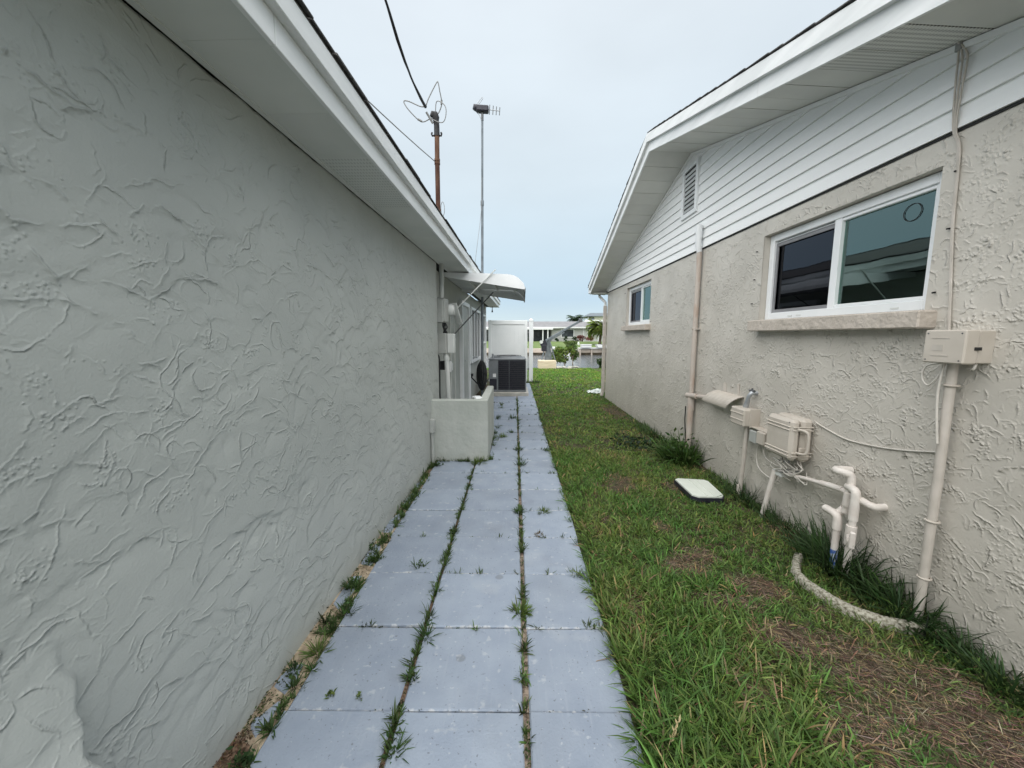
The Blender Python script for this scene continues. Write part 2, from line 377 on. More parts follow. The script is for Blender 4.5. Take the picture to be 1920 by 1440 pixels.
def merge(parts):
    Vs, Q, T, C = [], [], [], []; o = 0
    for v, q, t, c in parts: Vs.append(v); Q.append(q+o); T.append(t+o); C.append(c); o += len(v)
    return np.concatenate(Vs), np.concatenate(Q), np.concatenate(T), np.concatenate(C)
def leaves(cen, size, nrm_up, col, rng, aspect=.5):
    """small pointed leaves (two triangles folded as one quad)"""
    n = len(cen); a = rng.normal(size=(n, 3)); a /= np.linalg.norm(a, axis=1)[:, None]
    a[:, 2] = a[:, 2]*(1-nrm_up); b = rng.normal(size=(n, 3)); b[:, 2] *= (1-nrm_up*.6)
    b -= a*np.sum(a*b, 1)[:, None]; a /= np.linalg.norm(a, axis=1)[:, None]+1e-9; b /= np.linalg.norm(b, axis=1)[:, None]+1e-9
    s = size[:, None]; V = np.stack([cen-a*s, cen+b*s*aspect-a*s*.1, cen+a*s, cen-b*s*aspect-a*s*.1], 1).reshape(-1, 3)
    q = np.arange(n)[:, None]*4+np.array([[0, 1, 2, 3]])
    return V, q, np.zeros((0, 3), np.int32), np.repeat(col, 4, 0)
def shade(n, base, var, rng):
    c = np.array(base)[None, :]*(1+rng.normal(size=(n, 1))*var) ; c = c*(1+rng.normal(size=(n, 3))*var*.35)
    return np.clip(c, .004, 1)

# ================================================================== stucco relief
def upnoise(ny, nz, cell, rng):
    a = rng.normal(size=(ny//cell+3, nz//cell+3)); y = np.arange(ny)/cell; z = np.arange(nz)/cell
    i, j = y.astype(int), z.astype(int); fy = (y-i)[:, None]; fz = (z-j)[None, :]
    fy = fy*fy*(3-2*fy); fz = fz*fz*(3-2*fz)
    A, B = a[np.ix_(i, j)], a[np.ix_(i+1, j)]; C_, D = a[np.ix_(i, j+1)], a[np.ix_(i+1, j+1)]
    return (A*(1-fy)+B*fy)*(1-fz)+(C_*(1-fy)+D*fy)*fz
def relief(ly, lz, res, seed, lobes, lobe_r, ridges, ridge_len, crumbs, amp, diag, flat=(.45, .85), wide=1.0):
    """trowelled coat: (broad passes, fine lips and drag lines), both in metres"""
    rng = np.random.default_rng(seed); ny, nz = int(ly/res)+2, int(lz/res)+2
    B = upnoise(ny, nz, int(.35/res), rng)*.0016+upnoise(ny, nz, int(.09/res), rng)*.0007
    F = upnoise(ny, nz, max(2, int(.012/res)), rng)*.00012+upnoise(ny, nz, max(2, int(.03/res)), rng)*.0002
    area = ly*lz
    for _ in range(int(lobes*area)):       # each trowel pass leaves a smooth lobe behind a thin, ragged lip
        r = rng.uniform(*lobe_r); a, b = r*rng.uniform(*flat), r; th = rng.normal(PI/2, .55)
        cy, cz = rng.uniform(0, ly), rng.uniform(0, lz); k = int(1.25*r/res)
        iy, iz = int(cy/res), int(cz/res); y0, y1, z0, z1 = max(iy-k, 0), min(iy+k, ny), max(iz-k, 0), min(iz+k, nz)
        if y1-y0 < 4 or z1-z0 < 4: continue
        Y, Z = np.meshgrid((np.arange(y0, y1)*res-cy), (np.arange(z0, z1)*res-cz), indexing='ij')
        u = Y*math.cos(th)+Z*math.sin(th); v = -Y*math.sin(th)+Z*math.cos(th)
        ang = np.arctan2(v/b, u/a); ph = rng.uniform(0, 6, 4)
        wob = 1+.07*np.sin(3*ang+ph[0])+.035*np.sin(8*ang+ph[1])+.014*np.sin(23*ang+ph[2])+.008*np.sin(51*ang+ph[3])
        q = np.sqrt((u/a)**2+(v/b)**2)/wob
        d = (q-1)*a                         # roughly metres outside the lip
        front = np.clip(np.cos(ang*.8)*1.5-.35, 0, 1)*np.clip(.55+.6*np.sin(ang*rng.uniform(3, 8)+ph[0])+.3*np.sin(ang*17+ph[1]), 0, 1)
        ins = 1/(1+np.exp(np.clip(d/.0016, -40, 40)))*np.clip((u/a+.7)/1.2, 0, 1)
        h = amp*rng.uniform(.3, 1.0); sg = rng.uniform(.0018, .0032)*wide
        F[y0:y1, z0:z1] = F[y0:y1, z0:z1]*(1-.85*ins)+h*front*np.where(d > 0, np.exp(-(d/sg)**2), np.exp(np.clip(d, -1, 0)/(sg*2.6)))
        B[y0:y1, z0:z1] -= ins*h*.5*np.clip(u/a, 0, 1)
    g = int(.011/res)+1
    ky, kz = np.meshgrid(np.arange(-g, g+1)*res, np.arange(-g, g+1)*res, indexing='ij')
    for _ in range(int(ridges*area)):      # ragged drag lines
        n = int(rng.uniform(*ridge_len)/(res*.9)); th = rng.normal(diag[0], diag[1]) if rng.random() < diag[2] else rng.uniform(0, PI)
        y, z = rng.uniform(0, ly), rng.uniform(0, lz); h = amp*rng.uniform(.12, 1.0)**1.4; sg = rng.uniform(.0017, .0028)*wide; tail = rng.uniform(.002, .005)*wide; kv = rng.normal(0, .02)
        side = (-1 if math.cos(th) > 0 else 1)*(1 if rng.random() < .82 else -1); p1, p2 = rng.uniform(.03, .09), rng.uniform(0, 6)
        for i in range(n):
            th += kv + rng.normal(0, .13); y += math.cos(th)*res*.9; z += math.sin(th)*res*.9
            iy, iz = int(y/res), int(z/res)
            if iy < g or iz < g or iy >= ny-g-1 or iz >= nz-g-1: break
            hh = h*min(1, i/10, (n-i)/10)*max(0, .55+.45*math.sin(i*p1+p2)+rng.normal(0, .12))
            al = ky*math.cos(th)+kz*math.sin(th); d = (-ky*math.sin(th)+kz*math.cos(th))*side
            ker = hh*np.exp(-(al/.0028)**2)*np.where(d < 0, np.exp(-(d/sg)**2), np.exp(-d/tail))
            s = F[iy-g:iy+g+1, iz-g:iz+g+1]; np.maximum(s, ker, out=s, where=ker > .0003)
    for _ in range(int(crumbs*area)):      # clusters of crumbs
        y, z = rng.uniform(0, ly), rng.uniform(0, lz); sy, sz = rng.uniform(.01, .05), rng.uniform(.008, .03)
        for _ in range(rng.integers(10, 60)):
            yy, zz = y+rng.normal(0, sy), z+rng.normal(0, sz); iy, iz = int(yy/res), int(zz/res)
            if iy < g or iz < g or iy >= ny-g-1 or iz >= nz-g-1: continue
            sg = rng.uniform(.0014, .0030)*wide; F[iy-g:iy+g+1, iz-g:iz+g+1] += np.exp(-(ky**2+kz**2)/(2*sg*sg))*amp*rng.uniform(.15, .5)
    return B, F
def fine_relief(m, F, ly, lz, y_off, z_off, gain):
    """the fine lips as a height field computed above, driving the bump of the wall's own material"""
    ny, nz = F.shape; im = bpy.data.images.new('relief', ny, nz, alpha=False, float_buffer=True); im.colorspace_settings.name = 'Non-Color'
    px = np.ones((nz, ny, 4), np.float32); px[..., :3] = (F.T/.01)[..., None]; im.pixels.foreach_set(px.ravel()); im.update(); im.pack()
    n, l, p = nodes(m); g = n.new('ShaderNodeNewGeometry'); q = n.new('ShaderNodeSeparateXYZ'); c = n.new('ShaderNodeCombineXYZ'); l.new(g.outputs['Position'], q.inputs[0])
    res = RES
    for src, dst, off, cnt in ((1, 0, y_off, ny), (2, 1, z_off, nz)):
        r = n.new('ShaderNodeMapRange'); r.clamp = False; r.inputs[1].default_value = off-.5*res; r.inputs[2].default_value = off+(cnt-.5)*res; l.new(q.outputs[src], r.inputs[0]); l.new(r.outputs[0], c.inputs[dst])
    t = n.new('ShaderNodeTexImage'); t.image = im; t.interpolation = 'Cubic'; t.extension = 'EXTEND'; l.new(c.outputs[0], t.inputs[0])
    b = n.new('ShaderNodeBump'); b.inputs['Strength'].default_value = 1; b.inputs['Distance'].default_value = .01*gain; l.new(t.outputs[0], b.inputs['Height'])
    old = p.inputs['Normal'].links[0].from_socket; l.new(old, b.inputs['Normal']); l.new(b.outputs[0], p.inputs['Normal'])
def sample(H, res, y, z):
    fy = np.clip(y/res, 0, H.shape[0]-2.001); fz = np.clip(z/res, 0, H.shape[1]-2.001); i, j = fy.astype(int), fz.astype(int); fy -= i; fz -= j
    return (H[i, j]*(1-fy)+H[i+1, j]*fy)*(1-fz)+(H[i, j+1]*(1-fy)+H[i+1, j+1]*fy)*fz
def steps(a, b, f, cuts=()):
    out = [a]; cuts = sorted(c for c in cuts if a < c < b)+[b]
    for c in cuts:
        s = out[-1]
        while c-s > f(s)*1.5: s += f(s); out.append(s)
        out.append(c)
    return np.array(out)
def stucco_wall(name, ys, zs, to_xyz, H, res, y_off, z_off, m, parent, back, holes=(), flip=False, flare=None):
    """front sheet displaced by the relief, closed behind by a skirt `back` metres deep"""
    Y, Z = np.meshgrid(ys, zs, indexing='ij'); D = sample(H, res, Y-y_off, Z-z_off)+.004
    if flare: D = D+flare(Y, Z)
    ny, nz = Y.shape; V = to_xyz(D.ravel(), Y.ravel(), Z.ravel()); idx = np.arange(ny*nz).reshape(ny, nz)
    q = np.stack([idx[:-1, :-1], idx[1:, :-1], idx[1:, 1:], idx[:-1, 1:]], -1)
    keep = np.ones(q.shape[:2], bool); cy = (ys[1:]+ys[:-1])/2; cz = (zs[1:]+zs[:-1])/2
    for (a, b, c, d) in holes: keep &= ~(((cy > a) & (cy < b))[:, None] & ((cz > c) & (cz < d))[None, :])
    q = q[keep]
    ring = np.concatenate([idx[:, 0], idx[-1, 1:], idx[-2::-1, -1], idx[0, -2:0:-1]])
    Vb = to_xyz(np.full(len(ring), -back), Y.ravel()[ring], Z.ravel()[ring]); o = len(V); k = np.arange(len(ring)); k2 = (k+1) % len(ring)
    sk = np.stack([ring[k2], ring[k], o+k, o+k2], 1)
    q = np.concatenate([q, sk])
    if flip: q = q[:, ::-1]
    return raw_mesh(name, np.concatenate([V, Vb]), q, [], m, None, parent, True, tuple(wloc(parent)))

# ================================================================== ground, canal
gm = MB()
def sheet(x0, x1, y0, y1, z0, z1): gm.add([(x0, y0, z0), (x1, y0, z0), (x1, y1, z1), (x0, y1, z1)], [[0, 1, 2, 3]])
sheet(-400, 400, -60, 18.45, -.02, -.02); sheet(-400, 400, 18.45, 18.45, -.02, -2.2); sheet(-400, 400, 18.45, 43.25, -2.2, -2.2); sheet(-400, 400, 43.25, 43.25, -2.2, .05)
ground = gm.build('ground', M_soil); tag(ground, kind='structure')
fm = MB(); fm.bx(-400, 400, 43.0, 43.5, -2.1, .10)
tag(fm.build('far_bank_wall', M_seawall), kind='structure')
am = MB(); am.bx(-400, 400, 42.93, 42.997, -.85, -.36); tag(am.build('far_bank_waterline', M_seadark), kind='structure')
fl = MB(); fl.add([(-400, 43.5, .06), (400, 43.5, .06), (400, 57, .62), (-400, 57, .62), (-400, 900, .7), (400, 900, .7)], [[0, 1, 2, 3], [3, 2, 5, 4]])
tag(fl.build('far_lawn', M_farlawn), kind='structure')
wm = MB(); wm.add([(-400, 18.45, -.62), (400, 18.45, -.62), (400, 42.995, -.62), (-400, 42.995, -.62)], [[0, 1, 2, 3]])
tag(wm.build('water', M_water), kind='structure')

# ================================================================== path of pavers
path_base = MB(); path_base.bx(-1.115, .47, .2, 12.9, -.07, -.035)
path = path_base.build('path', M_sand); tag(path, kind='structure')
js = MB(); js.bx(-1.115, -.945, .2, 4.6, -.034, -.012); jc = MB(); jc.bx(.034, .062, .2, 12.7, -.034, -.011); tag(jc.build('joint_grit', M_jsand), kind='structure'); js.bx(-.80, -.325, 5.93, 12.8, -.034, -.02); tag(js.build('joint_sand', M_sand), kind='structure')
js = MB(); js.bx(-.489, -.468, .2, 4.6, -.034, -.012); tag(js.build('joint_soil', M_mulch), kind='structure')
pr = random.Random(5)
def paver(x0, x1, y0, y1, z, name='paver', poly=None):
    j = lambda a: a+pr.uniform(-.0022, .0022)
    P = poly or [(j(x0), j(y0)), (j(x1), j(y0)), (j(x1), j(y1)), (j(x0), j(y1))]
    cx, cy = sum(p[0] for p in P)/len(P), sum(p[1] for p in P)/len(P)
    b = .006; tl = [pr.uniform(-.005, .004) for _ in P]; n = len(P); mb = MB()
    Q = [(p[0]-math.copysign(b, p[0]-cx), p[1]-math.copysign(b, p[1]-cy)) for p in P]
    vs = [(p[0], p[1], z-.05) for p in P]+[(p[0], p[1], z-b+t) for p, t in zip(P, tl)]+[(p[0], p[1], z+t) for p, t in zip(Q, tl)]
    fs = [list(range(2*n, 3*n))]
    for i in range(n):
        k = (i+1) % n; fs += [[i, k, n+k, n+i], [n+i, n+k, 2*n+k, 2*n+i]]
    mb.add(vs, fs); return mb.build(name, M_paver, path, loc=(cx, cy, z))
ROW0, PIT = 1.409, .4595
for r in range(-2, 25):
    y0 = ROW0+PIT*r+.0022; y1 = ROW0+PIT*(r+1)-.0022
    if y1 > 12.7: break
    zz = pr.uniform(-.004, .003)
    if y0 < 4.3: paver(-.952+pr.uniform(-.01, .01), -.487, y0+.004, y1+.004, pr.uniform(-.006, .003))
    if y0 < 4.5: paver(-.470, .034, y0, y1, zz)
    elif y0 < 9.3: paver(-.327 if y0 < 5.8 else -.46, .036, y0, y1, zz)
    if 5.8 < y0 < 9.3: paver(-.90, -.465, y0, y1, pr.uniform(-.004, .003))
    paver(.060, .474+pr.uniform(-.006, .006), y0-.006, y1-.006, pr.uniform(-.004, .003))
# cut slabs against the grey wall
for (y0, y1, xa, xb) in [(1.48, 1.66, -1.065, -.985), (1.30, 1.45, -1.055, -.985), (2.0, 2.32, -1.055, -.975), (2.42, 2.72, -1.05, -.968), (2.86, 3.22, -1.045, -.968), (3.32, 3.66, -1.035, -.968), (3.75, 4.0, -1.03, -.97)]:
    h = (y0+y1)/2
    paver(0, 0, 0, 0, pr.uniform(-.010, -.005), poly=[(xa, y0+pr.uniform(0, .05)), (xb-pr.uniform(0, .02), y0), (xb, h), (xb-.01, y1), (xa+.01, y1-pr.uniform(0, .06)), (xa-.005, h)])
paver(0, 0, 0, 0, -.004, poly=[(-.86, 4.34), (-.50, 4.34), (-.48, 4.53), (-.84, 4.56)])
litter = MB()
litter.add([(-1.10, .9, -.006), (-.965, .9, -.006), (-.975, 1.22, -.006), (-1.0, 1.27, -.006), (-1.085, 1.30, -.006)], [[0, 1, 2, 3, 4]])
litter.add([(-1.03, 4.0, -.006), (-.93, 4.32, -.006), (-.87, 4.55, -.006), (-1.02, 4.58, -.006)], [[0, 1, 2, 3]])
tag(litter.build('leaf_litter', M_mulch), kind='stuff')

# ================================================================== grey house on the left
house = thing('grey_house', 'grey stuccoed single storey house along the left of the paver path', 'house', L(-2, 4, 0))
RES = .0022
HL, FL = relief(6.6, 2.5, RES, 3, 120, (.05, .20), 110, (.05, .32), 22, .0062, (.55, .38, .72))
fine_relief(M_left, FL, 6.6, 2.5, -1.45, -.03, 1.0)
def flare(y, z):       # the wall swells into a flared foot near the camera end
    e = np.clip((.838+.010*np.sin(z*21)+.006*np.sin(z*57)-y)/.022, 0, 1)
    return .36*np.clip((.90-z)/.90, 0, 1)**2*e*e*(3-2*e)
def l_xyz(d, y, z): return np.stack([-1.11+.02*y+d, y-.02*d, z], 1)
ys = steps(-1.4, 5.05, lambda y: .03 if y < .3 else max(.007, .004*y)); zs = steps(-.03, 2.446, lambda z: .0085)
stucco_wall('wall', ys, zs, l_xyz, HL, RES, -1.45, -.03, M_left, house, .30, flare=flare)
core = MB(); core.lbx(-5.5, -.301, -3.9, 5.049, -.03, 2.44); core.lbx(-5.5, -.145, 5.051, 12.35, -.03, 2.44)
core.build('wall_core', M_leftplain, house)
HL2 = upnoise(927, 314, 9, np.random.default_rng(9))*.0016
stucco_wall('wall', steps(5.055, 12.35, lambda y: .03), steps(-.03, 2.446, lambda z: .03), lambda d, y, z: l_xyz(d-.12, y, z), HL2, .008, 5.0, -.03, M_leftplain, house, .02)
# soffit panels, trim, fascia
PW = .405
for k in range(36):
    y0 = -1.5+PW*k
    b = MB(); b.lbx(.006, .302, y0+.0004, y0+PW-.0004, 2.452, 2.462); b.build('soffit_panel', M_perf if k in (9, 10, 20) else M_soff, house)
b = MB(); b.lbx(.010, .034, -1.5, 13.0, 2.4465, 2.4515); b.build('soffit_trim', M_soff, house)
b = MB(); b.lbx(-.10, .3, -1.5, 13.0, 2.464, 2.60); b.build('eave_blocking', M_dark, house)
for (a, c) in ((-1.5, 1.35), (1.353, 4.82), (4.823, 8.45), (8.453, 13.03)):
    b = MB(); b.lbx(.304, .322, a, c, 2.442, 2.535, .002); b.build('fascia_board', M_fascia, house)
for (a, c) in ((-1.5, 2.2), (2.203, 5.25), (5.253, 9.1), (9.103, 13.04)):
    b = MB(); b.lbx(.304, .356, a, c, 2.5355, 2.622, .003); b.build('drip_edge', M_fascia, house)
b = MB(); sl = .27
b.prism([L(.352, -1.6, 2.624), L(.352, 13.05, 2.624), L(-3.2, 13.05, 2.624+sl*3.55), L(-3.2, -1.6, 2.624+sl*3.55)], (0, 0, .010))
b.prism([L(-3.2, -1.6, 2.624+sl*3.55), L(-3.2, 13.05, 2.624+sl*3.55), L(-6.5, 13.05, 2.70), L(-6.5, -1.6, 2.70)], (0, 0, .03))
roof = b.build('roof', M_shingle, house)
b = MB(); b.prism([L(.30, 12.8, 2.45), L(-3.2, 12.8, 2.60+sl*3.5), L(-5.4, 12.8, 2.45)], (0, .06, 0)); b.build('gable', M_leftplain, house)
sr = random.Random(3); y = -1.5
while y < 12.9:
    w = sr.choice([.16, .17, .305, .31]); o = sr.uniform(-.004, .010)
    b = MB(); b.prism([L(.362+o, y, 2.6345), L(.362+o, y+w-.006, 2.6345), L(.12, y+w-.006, 2.6345+sl*.245), L(.12, y, 2.6345+sl*.245)], (0, 0, .005+sr.uniform(0, .004)))
    b.build('shingle', M_shingle, roof); y += w
# door and windows on the recessed stretch
dr = MB(); dr.lbx(-.118, -.085, 7.55, 8.45, .05, 2.12, .004); door = dr.build('door', M_greybox, house)
for (a, c, d, e) in ((7.47, 7.55, .05, 2.2), (8.45, 8.53, .05, 2.2), (7.55, 8.45, 2.12, 2.2)):
    b = MB(); b.lbx(-.118, -.045, a, c, d, e, .004); b.build('door_frame', M_white, door)
b = MB(); b.lbx(-.085, -.055, 7.62, 7.66, 1.0, 1.06, .006); b.tube([L(-.03, 7.64, 1.03), L(-.03, 7.75, 1.03)], .009); b.build('handle', M_steel, door)
def jal(y0, y1, z0, z1, nb):
    f = MB(); f.lbx(-.118, -.10, y0, y1, z0, z1); w = f.build('window', M_farglass, house)
    for (a, c, d, e) in ((y0-.06, y0, z0-.06, z1+.06), (y1, y1+.06, z0-.06, z1+.06), (y0, y1, z1, z1+.06), (y0, y1, z0-.06, z0)):
        b = MB(); b.lbx(-.118, -.055, a, c, d, e, .004); b.build('window_frame', M_white, w)
    for i in range(1, nb):
        yy = y0+(y1-y0)*i/nb; b = MB(); b.lbx(-.10, -.07, yy-.02, yy+.02, z0, z1, .003); b.build('mullion', M_white, w)
jal(8.95, 10.7, .95, 2.12, 3); jal(11.4, 12.1, 1.35, 2.1, 1)
b = MB(); b.lbx(-.118, -.10, 6.45, 6.85, .10, 2.05); pn = b.build('access_panel', M_greybox, house)
for i in range(2): b = MB(); b.lbx(-.10, -.088, 6.45+.385*i, 6.465+.385*i, .10, 2.05); b.build('panel_edge', M_lightgrey, pn)
b = MB(); b.lbx(-.118, -.05, 12.2, 12.34, -.02, 2.44, .004); b.build('corner_board', M_white, house)
b = MB(); b.tube([L(.12, 12.6, 2.45), L(.12, 12.6, 2.34)], .012); b.tube([L(.12, 12.6, 2.35), L(.12, 12.6, 2.27)], [.012, .03]); b.build('eave_lamp', M_black, house)

# ------------------------------------------------ service mast, cables, boxes on the corner of the grey house
MX, MY = -1.0, 5.15
mast = thing('service_mast', 'rusty electrical service mast with black weatherhead rising past the grey eave', 'service mast', (MX+.02, MY, 2.0))
b = MB(); b.tube([(-.965, MY, 2.02), (-.955, MY, 2.60)], .031, 12); b.build('lower_conduit', M_greybox, mast)
b = MB(); b.tube([(-.955, MY, 2.60), (-.983, MY, 3.0), (-.981, MY, 3.69), (-.977, MY, 4.0)], .030, 12)
for z in (3.10, 3.66, 3.70): b.tube([(-.981, MY, z), (-.981, MY, z+.025)], .036, 12)
b.build('pipe', M_rust, mast)
b = MB(); b.tube([(-.977, MY, 3.99), (-.978, MY, 4.12), (-.985, MY, 4.18)], [.036, .034, .036], 12); b.tube([(-.985, MY, 4.17), (-.985, MY, 4.20), (-1.0, MY, 4.235), (-1.025, MY-.01, 4.235), (-1.045, MY-.02, 4.215)], [.036, .044, .05, .042, .015], 12)
b.build('weatherhead', M_black, mast)
b = MB()
for sx in (-1, 1):
    b.tube([(-.978+sx*.032, MY, 4.0), (-.978+sx*.055, MY-.01, 3.992), (-.978+sx*.062, MY-.015, 4.012), (-.978+sx*.055, MY-.015, 4.03)], .011, 6)
b.tube([(-1.012, MY, 4.0), (-.944, MY, 4.0)], .014, 8); b.build('insulator_clamp', M_black, mast)
def smooth(pts, n=5):
    P = [Vector(p) for p in pts]; out = []
    for i in range(len(P)-1):
        a, b, c, d = P[max(i-1, 0)], P[i], P[i+1], P[min(i+2, len(P)-1)]
        for k in range(n):
            t = k/n; out.append(.5*((2*b)+(c-a)*t+(2*a-5*b+4*c-d)*t*t+(3*b-a-3*c+d)*t**3))
    return out+[P[-1]]
b = MB()
b.tube(smooth([(-1.10, MY-.08, 4.29), (-1.16, MY-.1, 4.285), (-1.29, MY-.12, 4.33), (-1.345, MY-.12, 4.325), (-1.30, MY-.1, 4.25), (-1.19, MY-.05, 4.155), (-1.13, MY-.03, 4.145), (-1.05, MY-.01, 4.195)]), .0065, 6)
b.tube(smooth([(-1.09, MY-.08, 4.29), (-1.05, MY-.1, 4.37), (-.95, MY-.12, 4.525), (-.927, MY-.12, 4.535), (-.912, MY-.1, 4.45), (-.90, MY-.05, 4.35), (-.93, MY-.02, 4.28), (-.97, MY, 4.235)]), .0065, 6)
b.tube(smooth([(-.985, MY-.02, 4.22), (-.965, MY-.06, 4.35), (-.90, MY-.1, 4.33), (-.845, MY-.1, 4.27), (-.85, MY-.08, 4.18), (-.89, MY-.05, 4.13), (-.96, MY-.05, 4.135), (-1.045, MY-.03, 4.19)]), .0055, 6)
b.tube([(-.90, MY-.05, 4.38), (-.905, MY-.05, 4.33)], .012, 6); b.tube([(-1.20, MY-.05, 4.165), (-1.15, MY-.04, 4.145)], .012, 6); b.tube([(-1.09, MY-.06, 4.24), (-1.02, MY-.02, 4.13)], .013, 6)
b.build('drip_loop', M_wire, mast)
b = MB(); b.tube([(-.945+.045*math.cos(t)*.5+.02, MY+.05*0, 3.13+.085*math.sin(t)) for t in np.linspace(PI, 3*PI, 20)], .004, 6); b.build('cable_loop', M_wire, mast)
oc = MB(); a0, a1 = Vector((-1.095, MY-.08, 4.29)), Vector((-1.092, 3.6, 4.317+.02))
pts = [a0+(a1-a0)*t+Vector((0, 0, -.10*math.sin(min(t, 1)*PI)+(.05*(t-1)**2 if t > 1 else 0))) for t in np.linspace(0, 9, 60)]
pts2 = [p+Vector((.012*math.sin(i*.9), 0, .012*math.cos(i*.9))) for i, p in enumerate(pts)]
oc.tube(pts, [.02, .017]+[.011]*(len(pts)-2), 6); oc.tube(pts2, .007, 6)
solo('overhead_cable', oc, M_black, 'twisted black overhead cable sagging down to the rusty service mast', 'cable', a0)
gw = MB(); g0, g1 = Vector((-1.007, MY, 3.695)), Vector((-1.389, 3.4, 3.60))
gw.tube([g0+(g1-g0)*t+Vector((0, 0, .05*(t*t-t))) for t in np.linspace(0, 7, 30)], .0055, 6)
solo('guy_wire', gw, M_wire, 'thin grey wire running from halfway up the rusty mast over the grey eave', 'wire', g0)

mp_ = thing('electric_meter', 'grey electric meter cabinet with a round meter and leaning cover on the grey house corner', 'electric meter', L(.05, 5.3, 1.7))
b = MB(); b.lbx(-.10, .055, 5.16, 5.46, 1.70, 2.03, .008); b.build('cabinet', M_greybox, mp_)
b = MB(); b.lbx(.05, .075, 5.17, 5.45, 1.71, 2.02, .006); b.build('cabinet_door', M_greybox, mp_)
b = MB(); c0 = Vector(L(.06, 5.52, 1.88)); b.tube([c0, c0+Vector((.055, 0, 0)), c0+Vector((.09, 0, 0))], [.085, .085, .07], 20); b.build('meter_glass', M_lightgrey, mp_)
b = MB(); b.bar(L(.135, 5.50, 1.98), L(.20, 5.58, 1.70), .12, .012, .003); b.build('loose_cover', M_lightgrey, mp_)
b = MB()
for i in range(7):
    a = Vector(L(.02+.012*(i % 3), 5.30+.02*i, 1.70)); b.tube(smooth([a, a+Vector((.03*math.sin(i), .01, -.06)), a+Vector((.035*math.cos(i*2), .02, -.13)), a+Vector((.01, .03, -.17))]), .007, 6)
b.build('loose_wires', M_black, mp_)
ds = thing('disconnect_box', 'small pale disconnect box under the electric meter with conduit to the ground', 'electrical box', L(0, 5.4, 0))
b = MB(); b.lbx(-.12, .06, 5.30, 5.50, 1.28, 1.56, .008); b.build('box', M_greybox, ds)
b = MB(); b.lbx(.062, .155, 5.36, 5.50, 1.285, 1.555, .008); b.build('cover', M_lightgrey, ds)
b = MB(); b.tube([L(.03, 5.40, 1.28), L(.045, 5.40, 1.18), L(.06, 5.40, .6), L(.06, 5.40, 0)], .034, 12); b.tube([L(.035, 5.40, 1.24), L(.04, 5.40, 1.19)], .045, 12); b.build('conduit', M_lightgrey, ds)
b = MB(); b.tube(smooth([L(-.05, 5.25, 1.6), L(-.045, 5.22, 1.3), L(-.02, 5.22, 1.2), L(-.03, 5.25, .7), L(-.03, 5.25, 0)]), .010, 6); b.build('cable', M_black, ds)
rc = MB(); rc.lbx(-.1, -.01, 5.62, 5.68, 1.03, 1.16, .006)
solo('padlock_box', rc, M_black, 'small black lock box hanging beside the pale conduit on the grey house', 'lock box', L(-.05, 5.65, 1.03))
ou = thing('weatherproof_outlet', 'white weatherproof outlet cover on the grey wall under the awning', 'outlet', L(-.1, 6.3, .94))
b = MB(); b.lbx(-.118, -.06, 6.24, 6.36, .935, 1.11, .012); b.build('cover', M_white, ou)
b = MB(); b.lbx(-.06, -.045, 6.26, 6.34, .96, 1.085, .008); b.build('lid', M_white, ou)

# ------------------------------------------------ awning
aw = thing('door_awning', 'white metal clamshell awning on two stays over the side door', 'awning', L(0, 6.7, 2.3))
AX0, AX1 = -.10, 1.14     # out from the wall
top = [(AX0, 2.445), (.55, 2.425), (.88, 2.412), (.97, 2.395), (1.04, 2.36), (AX1-.025, 2.285), (AX1, 2.215)]
def sheetarc(mb, y0, y1, t):
    n = len(top); vs = [L(x, y0, z) for x, z in top]+[L(x, y1, z) for x, z in top]+[L(x-.5*t, y0, z-t) for x, z in top]+[L(x-.5*t, y1, z-t) for x, z in top]
    fs = []
    for i in range(n-1): fs += [[i, i+1, n+i+1, n+i], [2*n+i, 3*n+i, 3*n+i+1, 2*n+i+1], [i, 2*n+i, 2*n+i+1, i+1], [n+i, n+i+1, 3*n+i+1, 3*n+i]]
    mb.add(vs, fs)
AY0, AY1 = 5.78, 7.72
kk = 8
for i in range(kk):
    b = MB(); sheetarc(b, AY0+(AY1-AY0)*i/kk+.003, AY0+(AY1-AY0)*(i+1)/kk-.003, .008); b.build('canopy_slat', M_lightgrey, aw)
for yy in (AY0-.012, AY1+.004):
    b = MB(); b.prism([L(AX0, yy, 2.385)]+[L(x, yy, z) for x, z in top]+[L(AX1-.01, yy, 2.195)], (0, .008, 0)); b.build('end_panel', M_white, aw)
b = MB(); b.lbx(AX1-.016, AX1+.006, AY0, AY1, 2.17, 2.225, .002); b.build('front_valance', M_darksteel, aw)
for x in (.25, .62, .95):
    b = MB(); b.lbx(x, x+.025, AY0+.02, AY1-.02, 2.35 if x < .9 else 2.31, 2.375 if x < .9 else 2.33); b.build('purlin', M_lightgrey, aw)
b = MB(); b.bar(L(.71, AY0-.03, 2.475), L(-.02, AY0-.02, 1.77), .018, .014); b.build('stay', M_lightgrey, aw)
b = MB(); b.bar(L(.55, AY1-.35, 2.33), L(-.11, 6.75, 1.52), .018, .014); b.build('stay', M_darksteel, aw)
b = MB(); b.lbx(-.125, -.06, 6.70, 6.80, 1.48, 1.56); b.build('stay_bracket', M_darksteel, aw)

